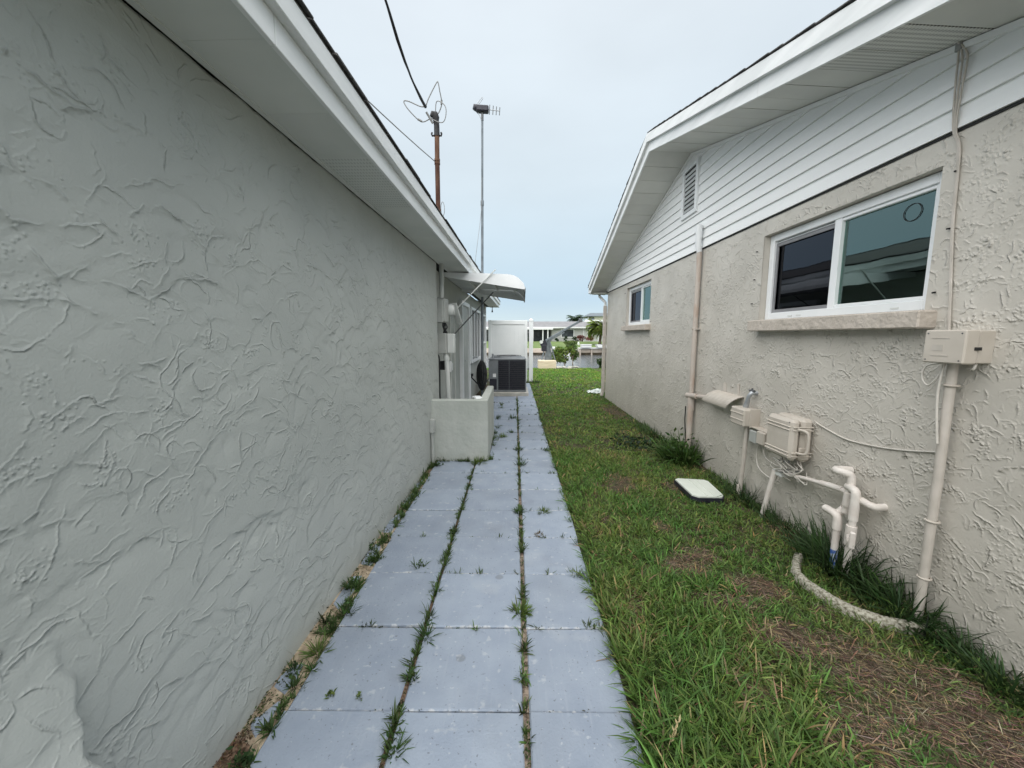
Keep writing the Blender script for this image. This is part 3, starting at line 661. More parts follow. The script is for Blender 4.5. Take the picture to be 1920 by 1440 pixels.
# ------------------------------------------------ low wall
lw = MB()
def lowpart(x0, x1, y0, y1, h):
    lw.box(((x0+x1)/2, (y0+y1)/2, h/2-.02), (x1-x0, y1-y0, h+.04), None, .012)
lowpart(-1.05, -.332, 4.60, 4.70, .757)
lowpart(-.434, -.3325, 4.69, 5.92, .760)
lwo = thing('low_wall', 'knee high pale grey stucco wall boxing in the corner by the meter', 'wall', (-.7, 4.7, 0))
lw.build('masonry', M_lowwall, lwo)
b = MB(); b.box((-.47, 4.80, .752), (.10, .16, .03), Matrix.Rotation(.3, 3, 'Z'), .012); b.box((-.50, 4.88, .745), (.07, .1, .03), Matrix.Rotation(.9, 3, 'Z'), .012); b.build('cracked_mortar', M_white, lwo)
cb = thing('corner_outlet_box', 'narrow grey outlet box with short conduit where the low wall meets the house', 'electrical box', L(.05, 4.5, 0))
b = MB(); b.lbx(.006, .062, 4.46, 4.54, .38, .54, .005); b.build('box', M_greybox, cb)
b = MB(); b.tube([L(.03, 4.5, .38), L(.03, 4.5, .0)], .018, 10); b.build('conduit', M_greybox, cb)

# ------------------------------------------------ condenser, pad, hose, antenna, fence
pad = MB(); pad.bx(-.78, .345, 9.72, 10.85, -.03, .085, .012)
solo('equipment_pad', pad, M_concrete, 'pale concrete pad under the air conditioner', 'concrete pad', (-.2, 10.2, 0))
ac = thing('air_conditioner', 'grey outdoor air conditioner with black louvres on a concrete pad', 'air conditioner', (-.2, 10.3, .085))
AX, AY_, AXb = -.68, 9.84, .285
b = MB(); b.bx(AX+.02, AXb-.02, AY_+.02, AY_+.93, .10, .90); b.build('coil', M_acdark, ac)
b = MB(); b.bx(AX, AXb, AY_, AY_+.95, .085, .14, .01); b.build('base_pan', M_acgrey, ac)
b = MB(); b.bx(AX, AXb, AY_, AY_+.95, .895, .95, .018); b.tube([(AX+.48, AY_+.47, .95), (AX+.48, AY_+.47, .985)], [.42, .38], 28); b.build('top_cover', M_acgrey, ac)
b = MB()
for r in (.08, .15, .22, .29, .36): b.tube([(AX+.48+r*math.cos(t), AY_+.47+r*math.sin(t), 1.0) for t in np.linspace(0, 2*PI, 24, endpoint=False)], .004, 5, closed=True)
for t in range(6): b.tube([(AX+.48, AY_+.47, 1.005), (AX+.48+.38*math.cos(t), AY_+.47+.38*math.sin(t), .985)], .004, 5)
b.build('fan_guard', M_darksteel, ac)
b = MB(); b.bx(AX, AX+.245, AY_-.004, AY_+.25, .42, .895, .008); b.build('service_panel', M_acgrey, ac)
b = MB(); b.bx(AX+.205, AX+.245, AY_-.003, AY_+.03, .14, .42, .004); b.build('corner_post', M_acgrey, ac)
b = MB(); b.bx(AXb-.03, AXb, AY_-.003, AY_+.03, .14, .895, .004); b.build('corner_post', M_acgrey, ac)
b = MB(); b.bx(AX+.52, AX+.532, AY_, AY_+.01, .14, .895); b.build('grille_post', M_acgrey, ac)
for i in range(15):
    z = .17+.049*i; b = MB(); b.bar((AX+.25, AY_+.004, z), (AXb-.03, AY_+.004, z), .026, .006); b.build('louvre', M_acdark, ac)
b = MB(); b.bx(AX+.11, AX+.19, AY_-.0075, AY_-.005, .47, .56); b.build('sticker', M_sticker, ac)
b = MB(); b.tube([(AX+.1, AY_+.2, .95), (AX+.1, AY_+.2, 1.06)], .028, 10); b.build('pipe_stub', M_steel, ac)
dc = MB(); dc.tube(smooth([L(-.1, 8.8, .62), L(-.02, 8.9, .50), L(.1, 9.1, .34), L(.18, 9.4, .36), (AX, 9.9, .42)]), .016, 8); dc.lbx(-.118, -.03, 8.74, 8.86, .60, .66)
solo('refrigerant_line', dc, M_black, 'black insulated line curving from the grey wall to the air conditioner', 'pipe', L(-.05, 8.8, .5))
hs = thing('garden_hose', 'coiled black garden hose hung on the wall beside the air conditioner', 'garden hose', (-.80, 9.0, .3))
for i in range(8):
    r = random.Random(i); cx, cz, rx, rz = -.79+r.uniform(-.01, .02), .72-.02*i, .012+.014*i, .23+.015*i
    b = MB(); b.tube([(cx+rx*math.cos(t), 8.95+.02*i+.03*math.sin(2*t), cz+rz*math.sin(t)) for t in np.linspace(0, 2*PI, 30, endpoint=False)], .019, 7, closed=True); b.build('coil_loop', M_black, hs)
b = MB(); b.lbx(-.118, .05, 9.0, 9.1, 1.0, 1.04, .006); b.build('hook', M_steel, hs)
an = thing('tv_antenna', 'tall grey television antenna mast standing by the air conditioner', 'antenna', (-.82, 9.5, 0))
b = MB(); b.tube([(-.82, 9.5, -.02), (-.775, 9.5, 4.6)], .031, 10); b.tube([(-.775, 9.5, 4.6), (-.757, 9.5, 6.52)], .026, 10); b.tube([(-.776, 9.5, 4.55), (-.775, 9.5, 4.66)], .040, 10); b.build('mast', M_davit, an)
b = MB(); b.tube([(-.757, 9.5, 6.40), (-.755, 9.5, 6.56)], .03, 10); b.build('rotor_clamp', M_darksteel, an)
R_ = Matrix.Rotation(.06, 3, 'Y'); b = MB(); b.box((-.75, 9.5, 6.64), (.28, .16, .13), R_, .02); b.tube([(-.87, 9.5, 6.66), (-.92, 9.5, 6.665), (-.945, 9.5, 6.63)], [.08, .085, .04], 12); b.build('housing', M_acdark, an)
b = MB(); b.tube([(-.61, 9.5, 6.635), (-.36, 9.5, 6.605)], .010, 6); b.build('boom', M_steel, an)
for i, x in enumerate((-.59, -.51, -.435, -.36)):
    z = 6.632-.012*i; h = .10-.006*i; b = MB(); b.tube([(x-.006, 9.5, z-h), (x+.006, 9.5, z+h)], .010, 6); b.build('element', M_darksteel, an)
b = MB(); b.tube(smooth([(-.93, 9.5, 6.66), (-.86, 9.5, 6.77), (-.79, 9.5, 6.86), (-.75, 9.5, 6.895), (-.745, 9.5, 6.86), (-.80, 9.5, 6.79), (-.86, 9.5, 6.72)]), .007, 6); b.tube(smooth([(-.87, 9.5, 6.62), (-.83, 9.5, 6.52), (-.78, 9.5, 6.42), (-.76, 9.5, 6.3)]), .008, 6); b.build('loop_element', M_steel, an)
b = MB(); b.tube(smooth([(-.775, 9.47, 5.2), (-.80, 9.45, 4.4), (-.90, 9.4, 3.6), (-1.0, 9.3, 2.75)]), .005, 6); b.build('coax_cable', M_wire, an)
fe = thing('vinyl_fence', 'white vinyl privacy fence gate at the far end of the path', 'fence', (-.1, 12.78, 0))
for i in range(9):
    x = -.86+.138*i; b = MB(); b.bx(x, x+.1372, 12.765, 12.785, .06, 1.90); b.build('fence_board', M_vinyl, fe)
for (z0, z1) in ((1.89, 2.02), (.02, .12)):
    b = MB(); b.bx(-.88, .395, 12.74, 12.80, z0, z1, .006); b.build('rail', M_vinyl, fe)
for x0 in (.30, -.88):
    b = MB(); b.bx(x0, x0+.10, 12.735, 12.795, .015, 2.025, .006); b.build('gate_stile', M_vinyl, fe)
b = MB(); b.bx(.455, .585, 12.72, 12.85, -.02, 2.0, .006); p_ = b.build('post', M_vinyl, fe)
b = MB(); b.bx(.445, .595, 12.71, 12.86, 2.0, 2.03, .004); b.add([(.45, 12.715, 2.03), (.59, 12.715, 2.03), (.59, 12.855, 2.03), (.45, 12.855, 2.03), (.52, 12.785, 2.09)], [[0, 1, 4], [1, 2, 4], [2, 3, 4], [3, 0, 4]]); b.build('post_cap', M_vinyl, p_)
for z in (1.6, .4): b = MB(); b.bx(.40, .455, 12.728, 12.738, z, z+.06); b.build('hinge', M_darksteel, fe)

# ================================================================== beige house on the right
rh = thing('beige_house', 'beige stuccoed house with white gable siding along the right of the lawn', 'house', (4, 5.2, 0))
WX = 2.25; RY, RZ, SL = 5.216, 3.815, .272
HR, FR = relief(9.2, 2.62, RES, 21, 60, (.02, .08), 560, (.02, .15), 75, .0058, (2.2, .6, .5), (.6, 1.0), 1.5)
fine_relief(M_right, FR, 9.2, 2.62, .8, -.06, 1.15)
BW = (2.17, 3.63, 1.665, 2.42); SW = (6.55, 7.97, 1.725, 2.47)
BW = (2.172, 3.632, 1.668, 2.415); SW = (6.555, 7.955, 1.722, 2.462)
ys = steps(.86, 9.58, lambda y: .03 if y < 1.5 else max(.010, .004*y), (BW[0], BW[1], SW[0], SW[1])); zs = steps(-.06, 2.566, lambda z: .012, (BW[2], BW[3], SW[2], SW[3]))
stucco_wall('wall', ys, zs, lambda d, y, z: np.stack([WX-d, y, z], 1), HR, RES, .8, -.06, M_right, rh, .16, holes=(BW, SW), flip=True)
b = MB(); b.bx(2.40, 9.5, .87, 9.57, -.05, 2.56); b.build('wall_core', M_rightplain, rh)
def rwindow(y0, y1, z0, z1, ysplit, big):
    rv = MB()
    t = .05
    for (a, c, d, e) in ((y0-t, y0-.001, z0-t, z1+t), (y1+.001, y1+t, z0-t, z1+t), (y0, y1, z1+.001, z1+t), (y0, y1, z0-t, z0-.001)):
        rv.bx(2.2485, 2.395, a, c, d, e)
    rv.build('reveal', M_rightplain, rh)
    X = 2.298; f = .062
    w = MB()
    for (a, c, d, e) in ((y0+.004, y0+f, z0+.004, z1-.004), (y1-f, y1-.004, z0+.004, z1-.004), (y0+f, y1-f, z1-f, z1-.004), (y0+f, y1-f, z0+.004, z0+f)):
        w.bx(X, X+.06, a, c, d, e, .004)
    win = w.build('window', M_white, rh)
    g = .022; b = MB()
    for (a, c, d, e) in ((y0+f, y0+f+g, z0+f, z1-f), (ysplit-.03, ysplit+.03, z0+f, z1-f), (y0+f+g, ysplit-.03, z1-f-g, z1-f), (y0+f+g, ysplit-.03, z0+f, z0+f+g)):
        b.bx(X+.006 if c-a < .07 and a > y0+.2 else X+.012, X+.05, a, c, d, e, .003)
    b.build('sash_frame', M_white, win)
    b = MB(); b.bx(X+.034, X+.038, y0+f+g, ysplit-.03, z0+f+g, z1-f-g); b.build('pane', M_glass, win)
    s0, s1, q0, q1 = ysplit+.03, y1-f, z0+f, z1-f
    b = MB(); sf = .028
    for (a, c, d, e) in ((s0, s0+.012, q0, q1-.02), (s1-sf, s1, q0, q1-.02), (s0+.012, s1-sf, q1-.02-sf, q1-.02), (s0+.012, s1-sf, q0, q0+sf)):
        b.bx(X+.020, X+.032, a, c, d, e, .002)
    b.build('screen_frame', M_screen, win)
    b = MB(); b.bx(X+.020, X+.05, s0, s1, q1-.016, q1-.008, .002); b.build('head_track', M_white, win)
    b = MB(); b.bx(X+.040, X+.043, s0, s1, q0, q1); b.build('pane', M_glassd, win)
    for (a, c, m, amp, fr) in ((y0+f, ysplit, M_curtain, .009, 48), (ysplit, y1-f, M_curtaind, .006, 95)):
        N = 90; vs = []; fs = []
        for i in range(N+1):
            yy = a+(c-a)*i/N; xx = 2.372+amp*math.sin(yy*fr+1.3*math.sin(yy*9)); vs += [(xx, yy, q0-.02), (xx, yy, q1+.02)]
        for i in range(N): fs.append([2*i, 2*i+1, 2*i+3, 2*i+2])
        b = MB(); b.add(vs, fs, True); b.build('curtain', m, win)
    if big:
        b = MB(); cy_, cz_ = y0+f+g+.135, z1-f-g-.085
        b.tube([(X+.030, cy_+.052*math.cos(t), cz_+.048*math.sin(t)) for t in np.linspace(0, 2*PI, 30, endpoint=False)], .0022, 5, closed=True); b.build('ring_sticker', M_black, win)
        for yy in (y0+.2, y0+1.0, y0+1.1): b = MB(); b.bx(X-.004, X+.002, yy, yy+.05, z0+.022, z0+.030); b.build('weep_cover', M_lightgrey, win)
    s = MB(); yn = y0-.045; s.box((2.215, (y0+y1)/2-.03, z0-.052), (.13, y1-y0+.075, .098), None, .008); s.build('sill', M_sill, rh)
rwindow(*BW, 2.895, True); rwindow(*SW, 7.20, False)
# window nails left by old shutters
for (y, z) in ((2.10, 2.36), (2.10, 2.08), (2.13, 1.76), (3.72, 2.30), (3.73, 2.05), (3.74, 1.83), (6.48, 1.76), (8.05, 2.38), (8.06, 1.80)):
    b = MB(); b.tube([(2.25, y, z), (2.228, y-.004, z-.004)], .005, 6); b.build('shutter_pin', M_dark, rh)
# siding boards
EXP = .1105; z0 = 2.567; k = 0
rake = lambda z: max(0.0, (RZ-.012-z)/SL)
while z0 < RZ-.05:
    z1 = min(z0+EXP, RZ-.02); r0, r1 = rake(z0), rake(z1)
    b = MB(); F0, F1 = 2.228, 2.246
    ya, yb = max(RY-r0, .55), min(RY+r0, 9.60); yc, yd = max(RY-r1, .55), min(RY+r1, 9.60)
    vs = [(F0, ya, z0), (F0, yb, z0), (F1, yd, z1+.006), (F1, yc, z1+.006), (2.262, ya, z0), (2.262, yb, z0), (2.262, yd, z1+.006), (2.262, yc, z1+.006)]
    b.add(vs, [[0, 3, 2, 1], [4, 5, 6, 7], [0, 1, 5, 4], [3, 7, 6, 2], [0, 4, 7, 3], [1, 2, 6, 5]]); b.build('siding_board', M_siding, rh); z0 += EXP; k += 1
b = MB(); b.prism([(2.263, .6, 2.56), (2.263, 9.6, 2.56), (2.263, RY, RZ-.02)], (.15, 0, 0)); b.build('gable_core', M_siding, rh)
b = MB(); b.bx(2.2385, 2.262, .7, 9.6, 2.552, 2.565); b.build('starter_strip', M_dark, rh)
# vent
vy0, vy1, vz0, vz1 = 4.98, 5.42, 3.045, 3.675
b = MB(); b.bx(2.228, 2.26, vy0+.05, vy1-.05, vz0+.05, vz1-.05); vt = b.build('gable_vent', M_dark, rh)
for (a, c, d, e) in ((vy0, vy0+.055, vz0, vz1), (vy1-.055, vy1, vz0, vz1), (vy0+.055, vy1-.055, vz1-.055, vz1), (vy0+.055, vy1-.055, vz0, vz0+.055)):
    b = MB(); b.bx(2.208, 2.25, a, c, d, e, .004); b.build('vent_frame', M_white, vt)
for i in range(9):
    z = vz0+.085+i*.055; b = MB(); b.box((2.222, (vy0+vy1)/2, z), (.030, vy1-vy0-.11, .006), Matrix.Rotation(.75, 3, 'Y')); b.build('vent_slat', M_white, vt)
# rake soffit, fascia, drip, roof: edge of the overhang runs slightly out of parallel with the wall
def ex(y): return 1.868-.0304*y if y <= RY else 1.709+.0405*(y-RY)
def rz(y): return RZ-SL*abs(RY-y)
OUT = .025
Y_N, Y_F = .45, 9.93
yy = [RY]
while yy[-1] > Y_N+.1: yy.append(yy[-1]-.268)
segs = [(yy[i+1], yy[i]) for i in range(len(yy)-1)]
yy = [RY]
while yy[-1] < Y_F-.05: yy.append(min(yy[-1]+.268, Y_F))
segs += [(yy[i], yy[i+1]) for i in range(len(yy)-1)]
for i, (a, c) in enumerate(segs):
    a, c = a+.0035, c-.0035; jz = random.uniform(-.0015, .0015)
    b = MB(); b.prism([(2.246, a, rz(a)+jz), (2.246, c, rz(c)+jz), (ex(c), c, rz(c)+OUT+jz), (ex(a), a, rz(a)+OUT+jz)], (0, 0, .010))
    b.build('soffit_panel', M_perfR if abs((a+c)/2-2.25) < .28 else M_soffR, rh)
def strip(name, m, ya, yb, dx0, dx1, dz0, dz1, mat_jit=0):
    b = MB(); A = [(ex(ya)+dx0, ya, rz(ya)+OUT+dz0), (ex(yb)+dx0, yb, rz(yb)+OUT+dz0), (ex(yb)+dx0, yb, rz(yb)+OUT+dz1), (ex(ya)+dx0, ya, rz(ya)+OUT+dz1)]
    vs = A+[(x+dx1-dx0, y, z) for x, y, z in A]
    b.add(vs, [[0, 1, 2, 3], [7, 6, 5, 4], [0, 4, 5, 1], [3, 2, 6, 7], [0, 3, 7, 4], [1, 5, 6, 2]]); return b.build(name, m, rh)
for (a, c) in ((Y_N, 3.05), (3.053, RY-.001), (RY+.001, 7.6), (7.603, Y_F)):
    strip('fascia_board', M_fascia, a, c, -.022, -.002, -.006, .105)
for (a, c) in ((Y_N, 1.95), (1.953, RY-.001), (RY+.001, 8.1), (8.103, Y_F+.02)):
    strip('drip_edge', M_fascia, a, c, -.058, -.002, .1055, .205)
for (a, c) in ((Y_N, RY-.002), (RY+.002, Y_F)):
    strip('rake_trim', M_soffR, a, c, 2.205-(ex(a)+ex(c))/2-.0, 2.245-(ex(a)+ex(c))/2, -.040, -.028) if False else None
b = MB()
for (a, c) in ((.66, RY), (RY, 9.58)):
    vs = [(2.214, a, rz(a)-.034), (2.214, c, rz(c)-.034), (2.214, c, rz(c)-.004), (2.214, a, rz(a)-.004)]; vs += [(2.245, y, z) for _, y, z in vs]
    b.add(vs, [[0, 3, 2, 1], [4, 5, 6, 7], [0, 1, 5, 4], [3, 7, 6, 2], [0, 4, 7, 3], [1, 2, 6, 5]])
b.build('rake_trim', M_siding, rh)
b = MB()
for (a, c) in ((Y_N-.03, RY), (RY, Y_F+.04)):
    h = OUT+.2065
    b.prism([(ex(a)-.048, a, rz(a)+h), (ex(c)-.048, c, rz(c)+h), (11, c, rz(c)+h), (11, a, rz(a)+h)], (0, 0, .007))
rf = b.build('roof', M_shingle, rh)
b = MB()
for (a, c) in ((Y_N, RY), (RY, Y_F)):
    b.prism([(ex(a)+.01, a, rz(a)+OUT+.012), (ex(c)+.01, c, rz(c)+OUT+.012), (8, c, rz(c)+OUT+.012), (8, a, rz(a)+OUT+.012)], (0, 0, .19))
b.build('roof_deck', M_dark, rh)
# shingle courses seen end-on along the rake
h = OUT+.2145
for sg in (-1, 1):
    for i in range(37):
        d0 = .135*i; d1 = d0+.30; ya, yb = RY+sg*d0, RY+sg*min(d1, 4.75)
        za, zb = RZ-SL*d0+h, RZ-SL*min(d1, 4.75)+h
        b = MB(); o = random.uniform(-.006, .008); e = ex((ya+yb)/2)-.062+o*.7
        vs = [(e, ya, za), (e, yb, zb+.004), (e+1.4, yb, zb+.004), (e+1.4, ya, za), (e, ya, za+.004), (e, yb, zb+.011), (e+1.4, yb, zb+.011), (e+1.4, ya, za+.004)]
        b.add(vs, [[0, 1, 2, 3], [4, 7, 6, 5], [0, 4, 5, 1], [3, 2, 6, 7], [0, 3, 7, 4], [1, 5, 6, 2]]); b.build('shingle', M_shingle, rf)
# far eave, gutter
b = MB(); b.bx(1.93, 9.5, 9.585, 9.93, 2.545, 2.556); b.build('eave_soffit', M_soffR, rh)
b = MB(); b.bx(1.86, 9.5, 9.945, 10.06, 2.58, 2.69, .01); gt = b.build('gutter', M_white, rh)
dn = thing('downspout', 'tan painted downspout at the far corner of the beige house', 'downspout', (2.21, 9.65, 0))
b = MB(); b.tube([(2.12, 9.98, 2.585), (2.125, 9.94, 2.50), (2.17, 9.75, 2.40), (2.205, 9.65, 2.33), (2.205, 9.65, 2.2)], .034, 8); b.build('elbow', M_white, dn)
b = MB(); b.bx(2.165, 2.245, 9.61, 9.68, .12, 2.25, .008); b.build('pipe', M_cond, dn)
b = MB(); b.bar((2.205, 9.645, .15), (2.17, 9.62, .02), .075, .06, .01); b.build('outlet_shoe', M_cond, dn)
for z in (.5, 1.5): b = MB(); b.bx(2.16, 2.25, 9.605, 9.685, z, z+.03); b.build('strap', M_cond, dn)

# ------------------------------------------------ services on the beige wall
vp = thing('vent_pipe', 'beige painted vent pipe running up the wall between the two windows', 'pipe', (2.2, 4.8, .3))
b = MB(); b.tube([(2.205, 4.80, .70), (2.205, 4.80, 1.5), (2.205, 4.80, 2.52)], .030, 12); b.build('lower_pipe', M_condrust, vp)
b = MB(); b.tube([(2.205, 4.80, 2.52), (2.185, 4.80, 2.60), (2.185, 4.80, 2.83)], [.032, .036, .038], 12); b.build('upper_pipe', M_white, vp)
b = MB(); b.bx(2.16, 2.25, 4.79, 4.81, 1.60, 1.615); b.bx(2.19, 2.26, 4.74, 4.86, 1.60, 1.615); b.build('strap', M_cond, vp)
b = MB(); b.tube([(2.20, 4.78, .72), (2.19, 4.77, .55), (2.185, 4.76, 0)], .034, 12); b.tube([(2.2, 4.78, .60), (2.2, 4.78, .76)], .042, 12); b.tube([(2.195, 4.88, .775), (2.195, 4.62, .80)], .034, 10); b.tube([(2.2, 4.62, .80), (2.205, 4.25, .84)], .026, 10)
b.build('cleanout_tee', M_condrust, vp)
b = MB(); b.tube([(2.215, 4.96, .62), (2.21, 4.95, .50), (2.2, 4.93, .46), (2.21, 4.9, .2), (2.21, 4.9, 0)], .007, 6); b.build('cable', M_black, vp)
ca = thing('curved_cover', 'ribbed beige plastic cover curling out from the wall beside the vent pipe', 'vent cover', (2.2, 4.0, .8))
N = 10; vs = []
for j in range(15):
    y = 3.76+.50*j/14
    for i in range(N+1):
        t = i/N; a = t*1.75; vs.append((2.25-.125*math.sin(a)+0*j, y+.11*t*t, .800+.11*math.cos(a)*1.0+.02+(.004 if j % 2 else 0)))
b = MB(); b.add(vs, [[j*(N+1)+i, j*(N+1)+i+1, (j+1)*(N+1)+i+1, (j+1)*(N+1)+i] for j in range(14) for i in range(N)], False); b.add([(x+.003, y, z-.006) for x, y, z in vs], [[j*(N+1)+i, (j+1)*(N+1)+i, (j+1)*(N+1)+i+1, j*(N+1)+i+1] for j in range(14) for i in range(N)], False); b.build('shell', M_boxb, ca)
b = MB(); b.bar((2.245, 3.85, .90), (2.24, 3.86, 1.05), .012, .02); b.bar((2.245, 4.10, .90), (2.24, 4.11, 1.03), .012, .03); b.build('fin', M_cond, ca)
fb = thing('faucet_bracket', 'small dark grey metal spigot bracket above the little beige box', 'spigot', (2.2, 3.6, .85))
b = MB(); b.tube([(2.25, 3.56, 1.0), (2.19, 3.56, 1.0), (2.18, 3.575, .97), (2.185, 3.62, .86)], [.018, .02, .018, .026], 8); b.build('body', M_steel, fb)
b = MB(); b.tube([(2.20, 3.53, 1.02), (2.20, 3.60, 1.02)], .012, 6); b.tube([(2.2, 3.565, 1.0), (2.2, 3.565, 1.045)], .008, 6); b.build('handle', M_darksteel, fb)
sb = thing('cable_box', 'small beige telephone box with two ridges on a thin conduit', 'utility box', (2.2, 3.6, 0))
b = MB(); b.bx(2.10, 2.25, 3.50, 3.72, .69, .855, .012); b.build('case', M_boxb, sb)
for z in (.74, .80): b = MB(); b.bx(2.094, 2.102, 3.505, 3.715, z, z+.012, .003); b.build('ridge', M_boxb, sb)
b = MB(); b.bx(2.155, 2.25, 3.492, 3.50, .685, .86, .002); b.build('side_seam', M_boxb, sb)
b = MB(); b.tube([(2.18, 3.57, .69), (2.175, 3.575, .35), (2.165, 3.59, -.02)], .020, 10); b.tube([(2.165, 3.59, .10), (2.163, 3.59, .02)], .024, 10); b.build('conduit', M_cond, sb)
for (y, z) in ((3.515, .705), (3.705, .705), (3.515, .838), (3.705, .838)): b = MB(); b.tube([(2.101, y, z), (2.097, y, z)], .004, 8); b.build('screw', M_darksteel, sb)
jb = thing('junction_boxes', 'pair of tiny grey beige junction boxes wedged left of the ribbed case', 'junction box', (2.2, 3.4, .55))
b = MB(); b.bx(2.16, 2.25, 3.40, 3.50, .56, .67, .006); b.build('box', M_greybox, jb)
b = MB(); b.bx(2.15, 2.25, 3.27, 3.38, .575, .69, .008); b.build('box', M_boxb, jb)
b = MB(); b.bx(2.17, 2.25, 3.27, 3.52, .69, .70, .003); b.build('rail', M_boxb, jb)
cs = thing('fibre_case', 'beige ribbed weatherproof case with a side handle mounted on the wall', 'equipment case', (2.15, 3.0, .55))
b = MB(); b.bx(2.155, 2.24, 2.845, 3.15, .575, .905, .022); b.build('back_shell', M_boxb, cs)
b = MB(); b.bx(2.075, 2.150, 2.850, 3.145, .580, .900, .024); b.build('lid', M_boxb, cs)
for z in (.615, .640, .815, .840):
    b = MB(); b.bx(2.068, 2.080, 2.865, 3.135, z, z+.010, .004); b.build('rib', M_boxb, cs)
    b = MB(); b.bx(2.085, 2.235, 2.838, 2.852, z, z+.010, .003); b.build('rib', M_boxb, cs)
for z in (.655, .80): b = MB(); b.bx(2.135, 2.20, 2.832, 2.848, z, z+.035, .004); b.build('latch', M_boxb, cs)
b = MB(); b.tube(smooth([(2.12, 2.845, .65), (2.14, 2.79, .655), (2.15, 2.775, .69), (2.15, 2.775, .79), (2.14, 2.79, .825), (2.12, 2.845, .83)]), .010, 8); b.build('handle', M_boxb, cs)
b = MB()
for i in range(5): b.bx(2.074, 2.079, 2.88, 2.905, .70+.016*i, .706+.016*i)
b.build('vent_slots', M_cond, cs)
for z in (.60, .88): b = MB(); b.tube([(2.076, 2.875, z), (2.072, 2.875, z)], .004, 8); b.tube([(2.076, 3.12, z), (2.072, 3.12, z)], .004, 8); b.build('screw', M_darksteel, cs)
wr = thing('cable_tangle', 'tangle of thin grey cables hanging below the ribbed case', 'cables', (2.2, 3.0, .45))
r = random.Random(4)
for i in range(9):
    y0 = 3.12-.03*i+r.uniform(-.02, .02)
    pts = [(2.20, y0, .575)]+[(2.18-r.uniform(0, .05), y0+r.uniform(-.12, .08), .53-.028*k+r.uniform(-.03, .03)) for k in range(4)]
    pts.append((2.21, y0-.1+r.uniform(-.1, .1), .36+r.uniform(0, .15)))
    b = MB(); b.tube(smooth(pts), r.choice([.0035, .005, .006]), 6); b.build('cable', r.choice([M_wire, M_wirew, M_wirew]), wr)
b = MB(); b.tube(smooth([(2.22, 3.44, .56), (2.215, 3.45, .42), (2.21, 3.38, .33), (2.20, 3.18, .31), (2.19, 3.12, .37)]), .006, 6); b.tube(smooth([(2.22, 3.38, .57), (2.215, 3.34, .47), (2.21, 3.22, .44), (2.2, 3.1, .45)]), .005, 6); b.build('white_cable', M_wirew, wr)
b = MB(); b.bx(2.15, 2.22, 3.03, 3.13, .385, .43, .008); b.build('splice_block', M_lightgrey, wr)
lp = MB(); lp.tube([(2.155, 3.11, .42), (2.12, 3.17, -.02)], .019, 10)
solo('leaning_pipe', lp, M_pvc, 'short beige pipe slanting from the cable tangle down into the grass', 'pipe', (2.12, 3.17, 0))
tw = MB(); tw.tube(smooth([(2.238, 2.84, .89), (2.24, 2.72, .86), (2.24, 2.555, .833), (2.24, 2.35, .846), (2.24, 2.168, .876), (2.235, 1.99, .92)], 8), .0055, 6)
solo('wall_wire', tw, M_wirew, 'thin beige wire sagging across the wall from the case to the conduit', 'wire', (2.24, 2.5, .85))
eb = thing('telecom_box', 'plain beige telecom box under the right end of the big window sill', 'utility box', (2.2, 1.9, 1.4))
b = MB(); b.bx(2.175, 2.252, 1.838, 2.012, 1.398, 1.553, .004); b.build('base', M_boxb, eb)
b = MB(); b.bx(2.105, 2.170, 1.832, 2.018, 1.394, 1.557, .006); b.build('cover', M_boxb, eb)
for i, z in enumerate((1.43, 1.515)): b = MB(); b.bx(2.103, 2.106, 1.90, 1.98, z, z+.004); b.build('crease', M_cond, eb)
b = MB(); b.bx(2.15, 2.18, 1.827, 1.834, 1.46, 1.475); b.build('latch', M_dark, eb)
for (y, z) in ((1.85, 1.41), (2.0, 1.41), (1.85, 1.54), (2.0, 1.54)): b = MB(); b.tube([(2.106, y, z), (2.1035, y, z)], .0035, 8); b.build('screw', M_darksteel, eb)
b = MB(); b.bx(2.1035, 2.1055, 1.925, 1.975, 1.455, 1.485); b.build('faded_label', M_cond, eb)
ec = thing('wall_conduit', 'long beige conduit with straps from the telecom box to the ground', 'conduit', (2.2, 1.95, 0))
b = MB(); b.tube([(2.20, 1.955, 1.40), (2.20, 1.95, .8), (2.19, 1.945, -.03)], .021, 12); b.build('pipe', M_cond, ec)
for z in (1.28, .56, .24):
    b = MB(); b.tube([(2.20+.026*math.cos(t), 1.948+.026*math.sin(t), z) for t in np.linspace(0, 2*PI, 14, endpoint=False)], .006, 6, closed=True); b.tube([(2.22, 1.97, z), (2.25, 2.0, z-.004)], .005, 6); b.build('strap', M_boxb, ec)
b = MB(); b.tube(smooth([(2.19, 1.98, 1.395), (2.17, 1.985, 1.33), (2.17, 2.03, 1.27), (2.175, 2.07, 1.31), (2.18, 2.06, 1.37), (2.19, 1.99, 1.392)]), .005, 6)
b.tube(smooth([(2.17, 1.97, 1.395), (2.165, 1.975, 1.25), (2.165, 1.965, 1.12), (2.165, 1.945, .98)]), .006, 6); b.tube(smooth([(2.20, 1.86, 1.395), (2.19, 1.86, 1.37), (2.2, 1.89, 1.372)]), .007, 6)
b.build('cable_loop', M_wirew, ec)
wc = thing('wall_cables', 'three thin painted cables running up the wall beside the big window', 'cables', (2.24, 2.1, 2))
for i, dx in enumerate((0, .012, .026)):
    b = MB(); b.tube(smooth([(2.205, 2.135+dx*.3, 2.985), (2.222, 2.145-dx*1.6, 2.90), (2.222, 2.14-dx*1.2, 2.75), (2.222, 2.125-dx*.5, 2.57), (2.236, 2.10-dx*.35, 2.45), (2.238, 2.085-dx*.3, 2.1), (2.237, 2.055-dx*.25, 1.8), (2.235, 2.03-dx*.2, 1.555)]), .0045, 6); b.build('cable', M_cond, wc)
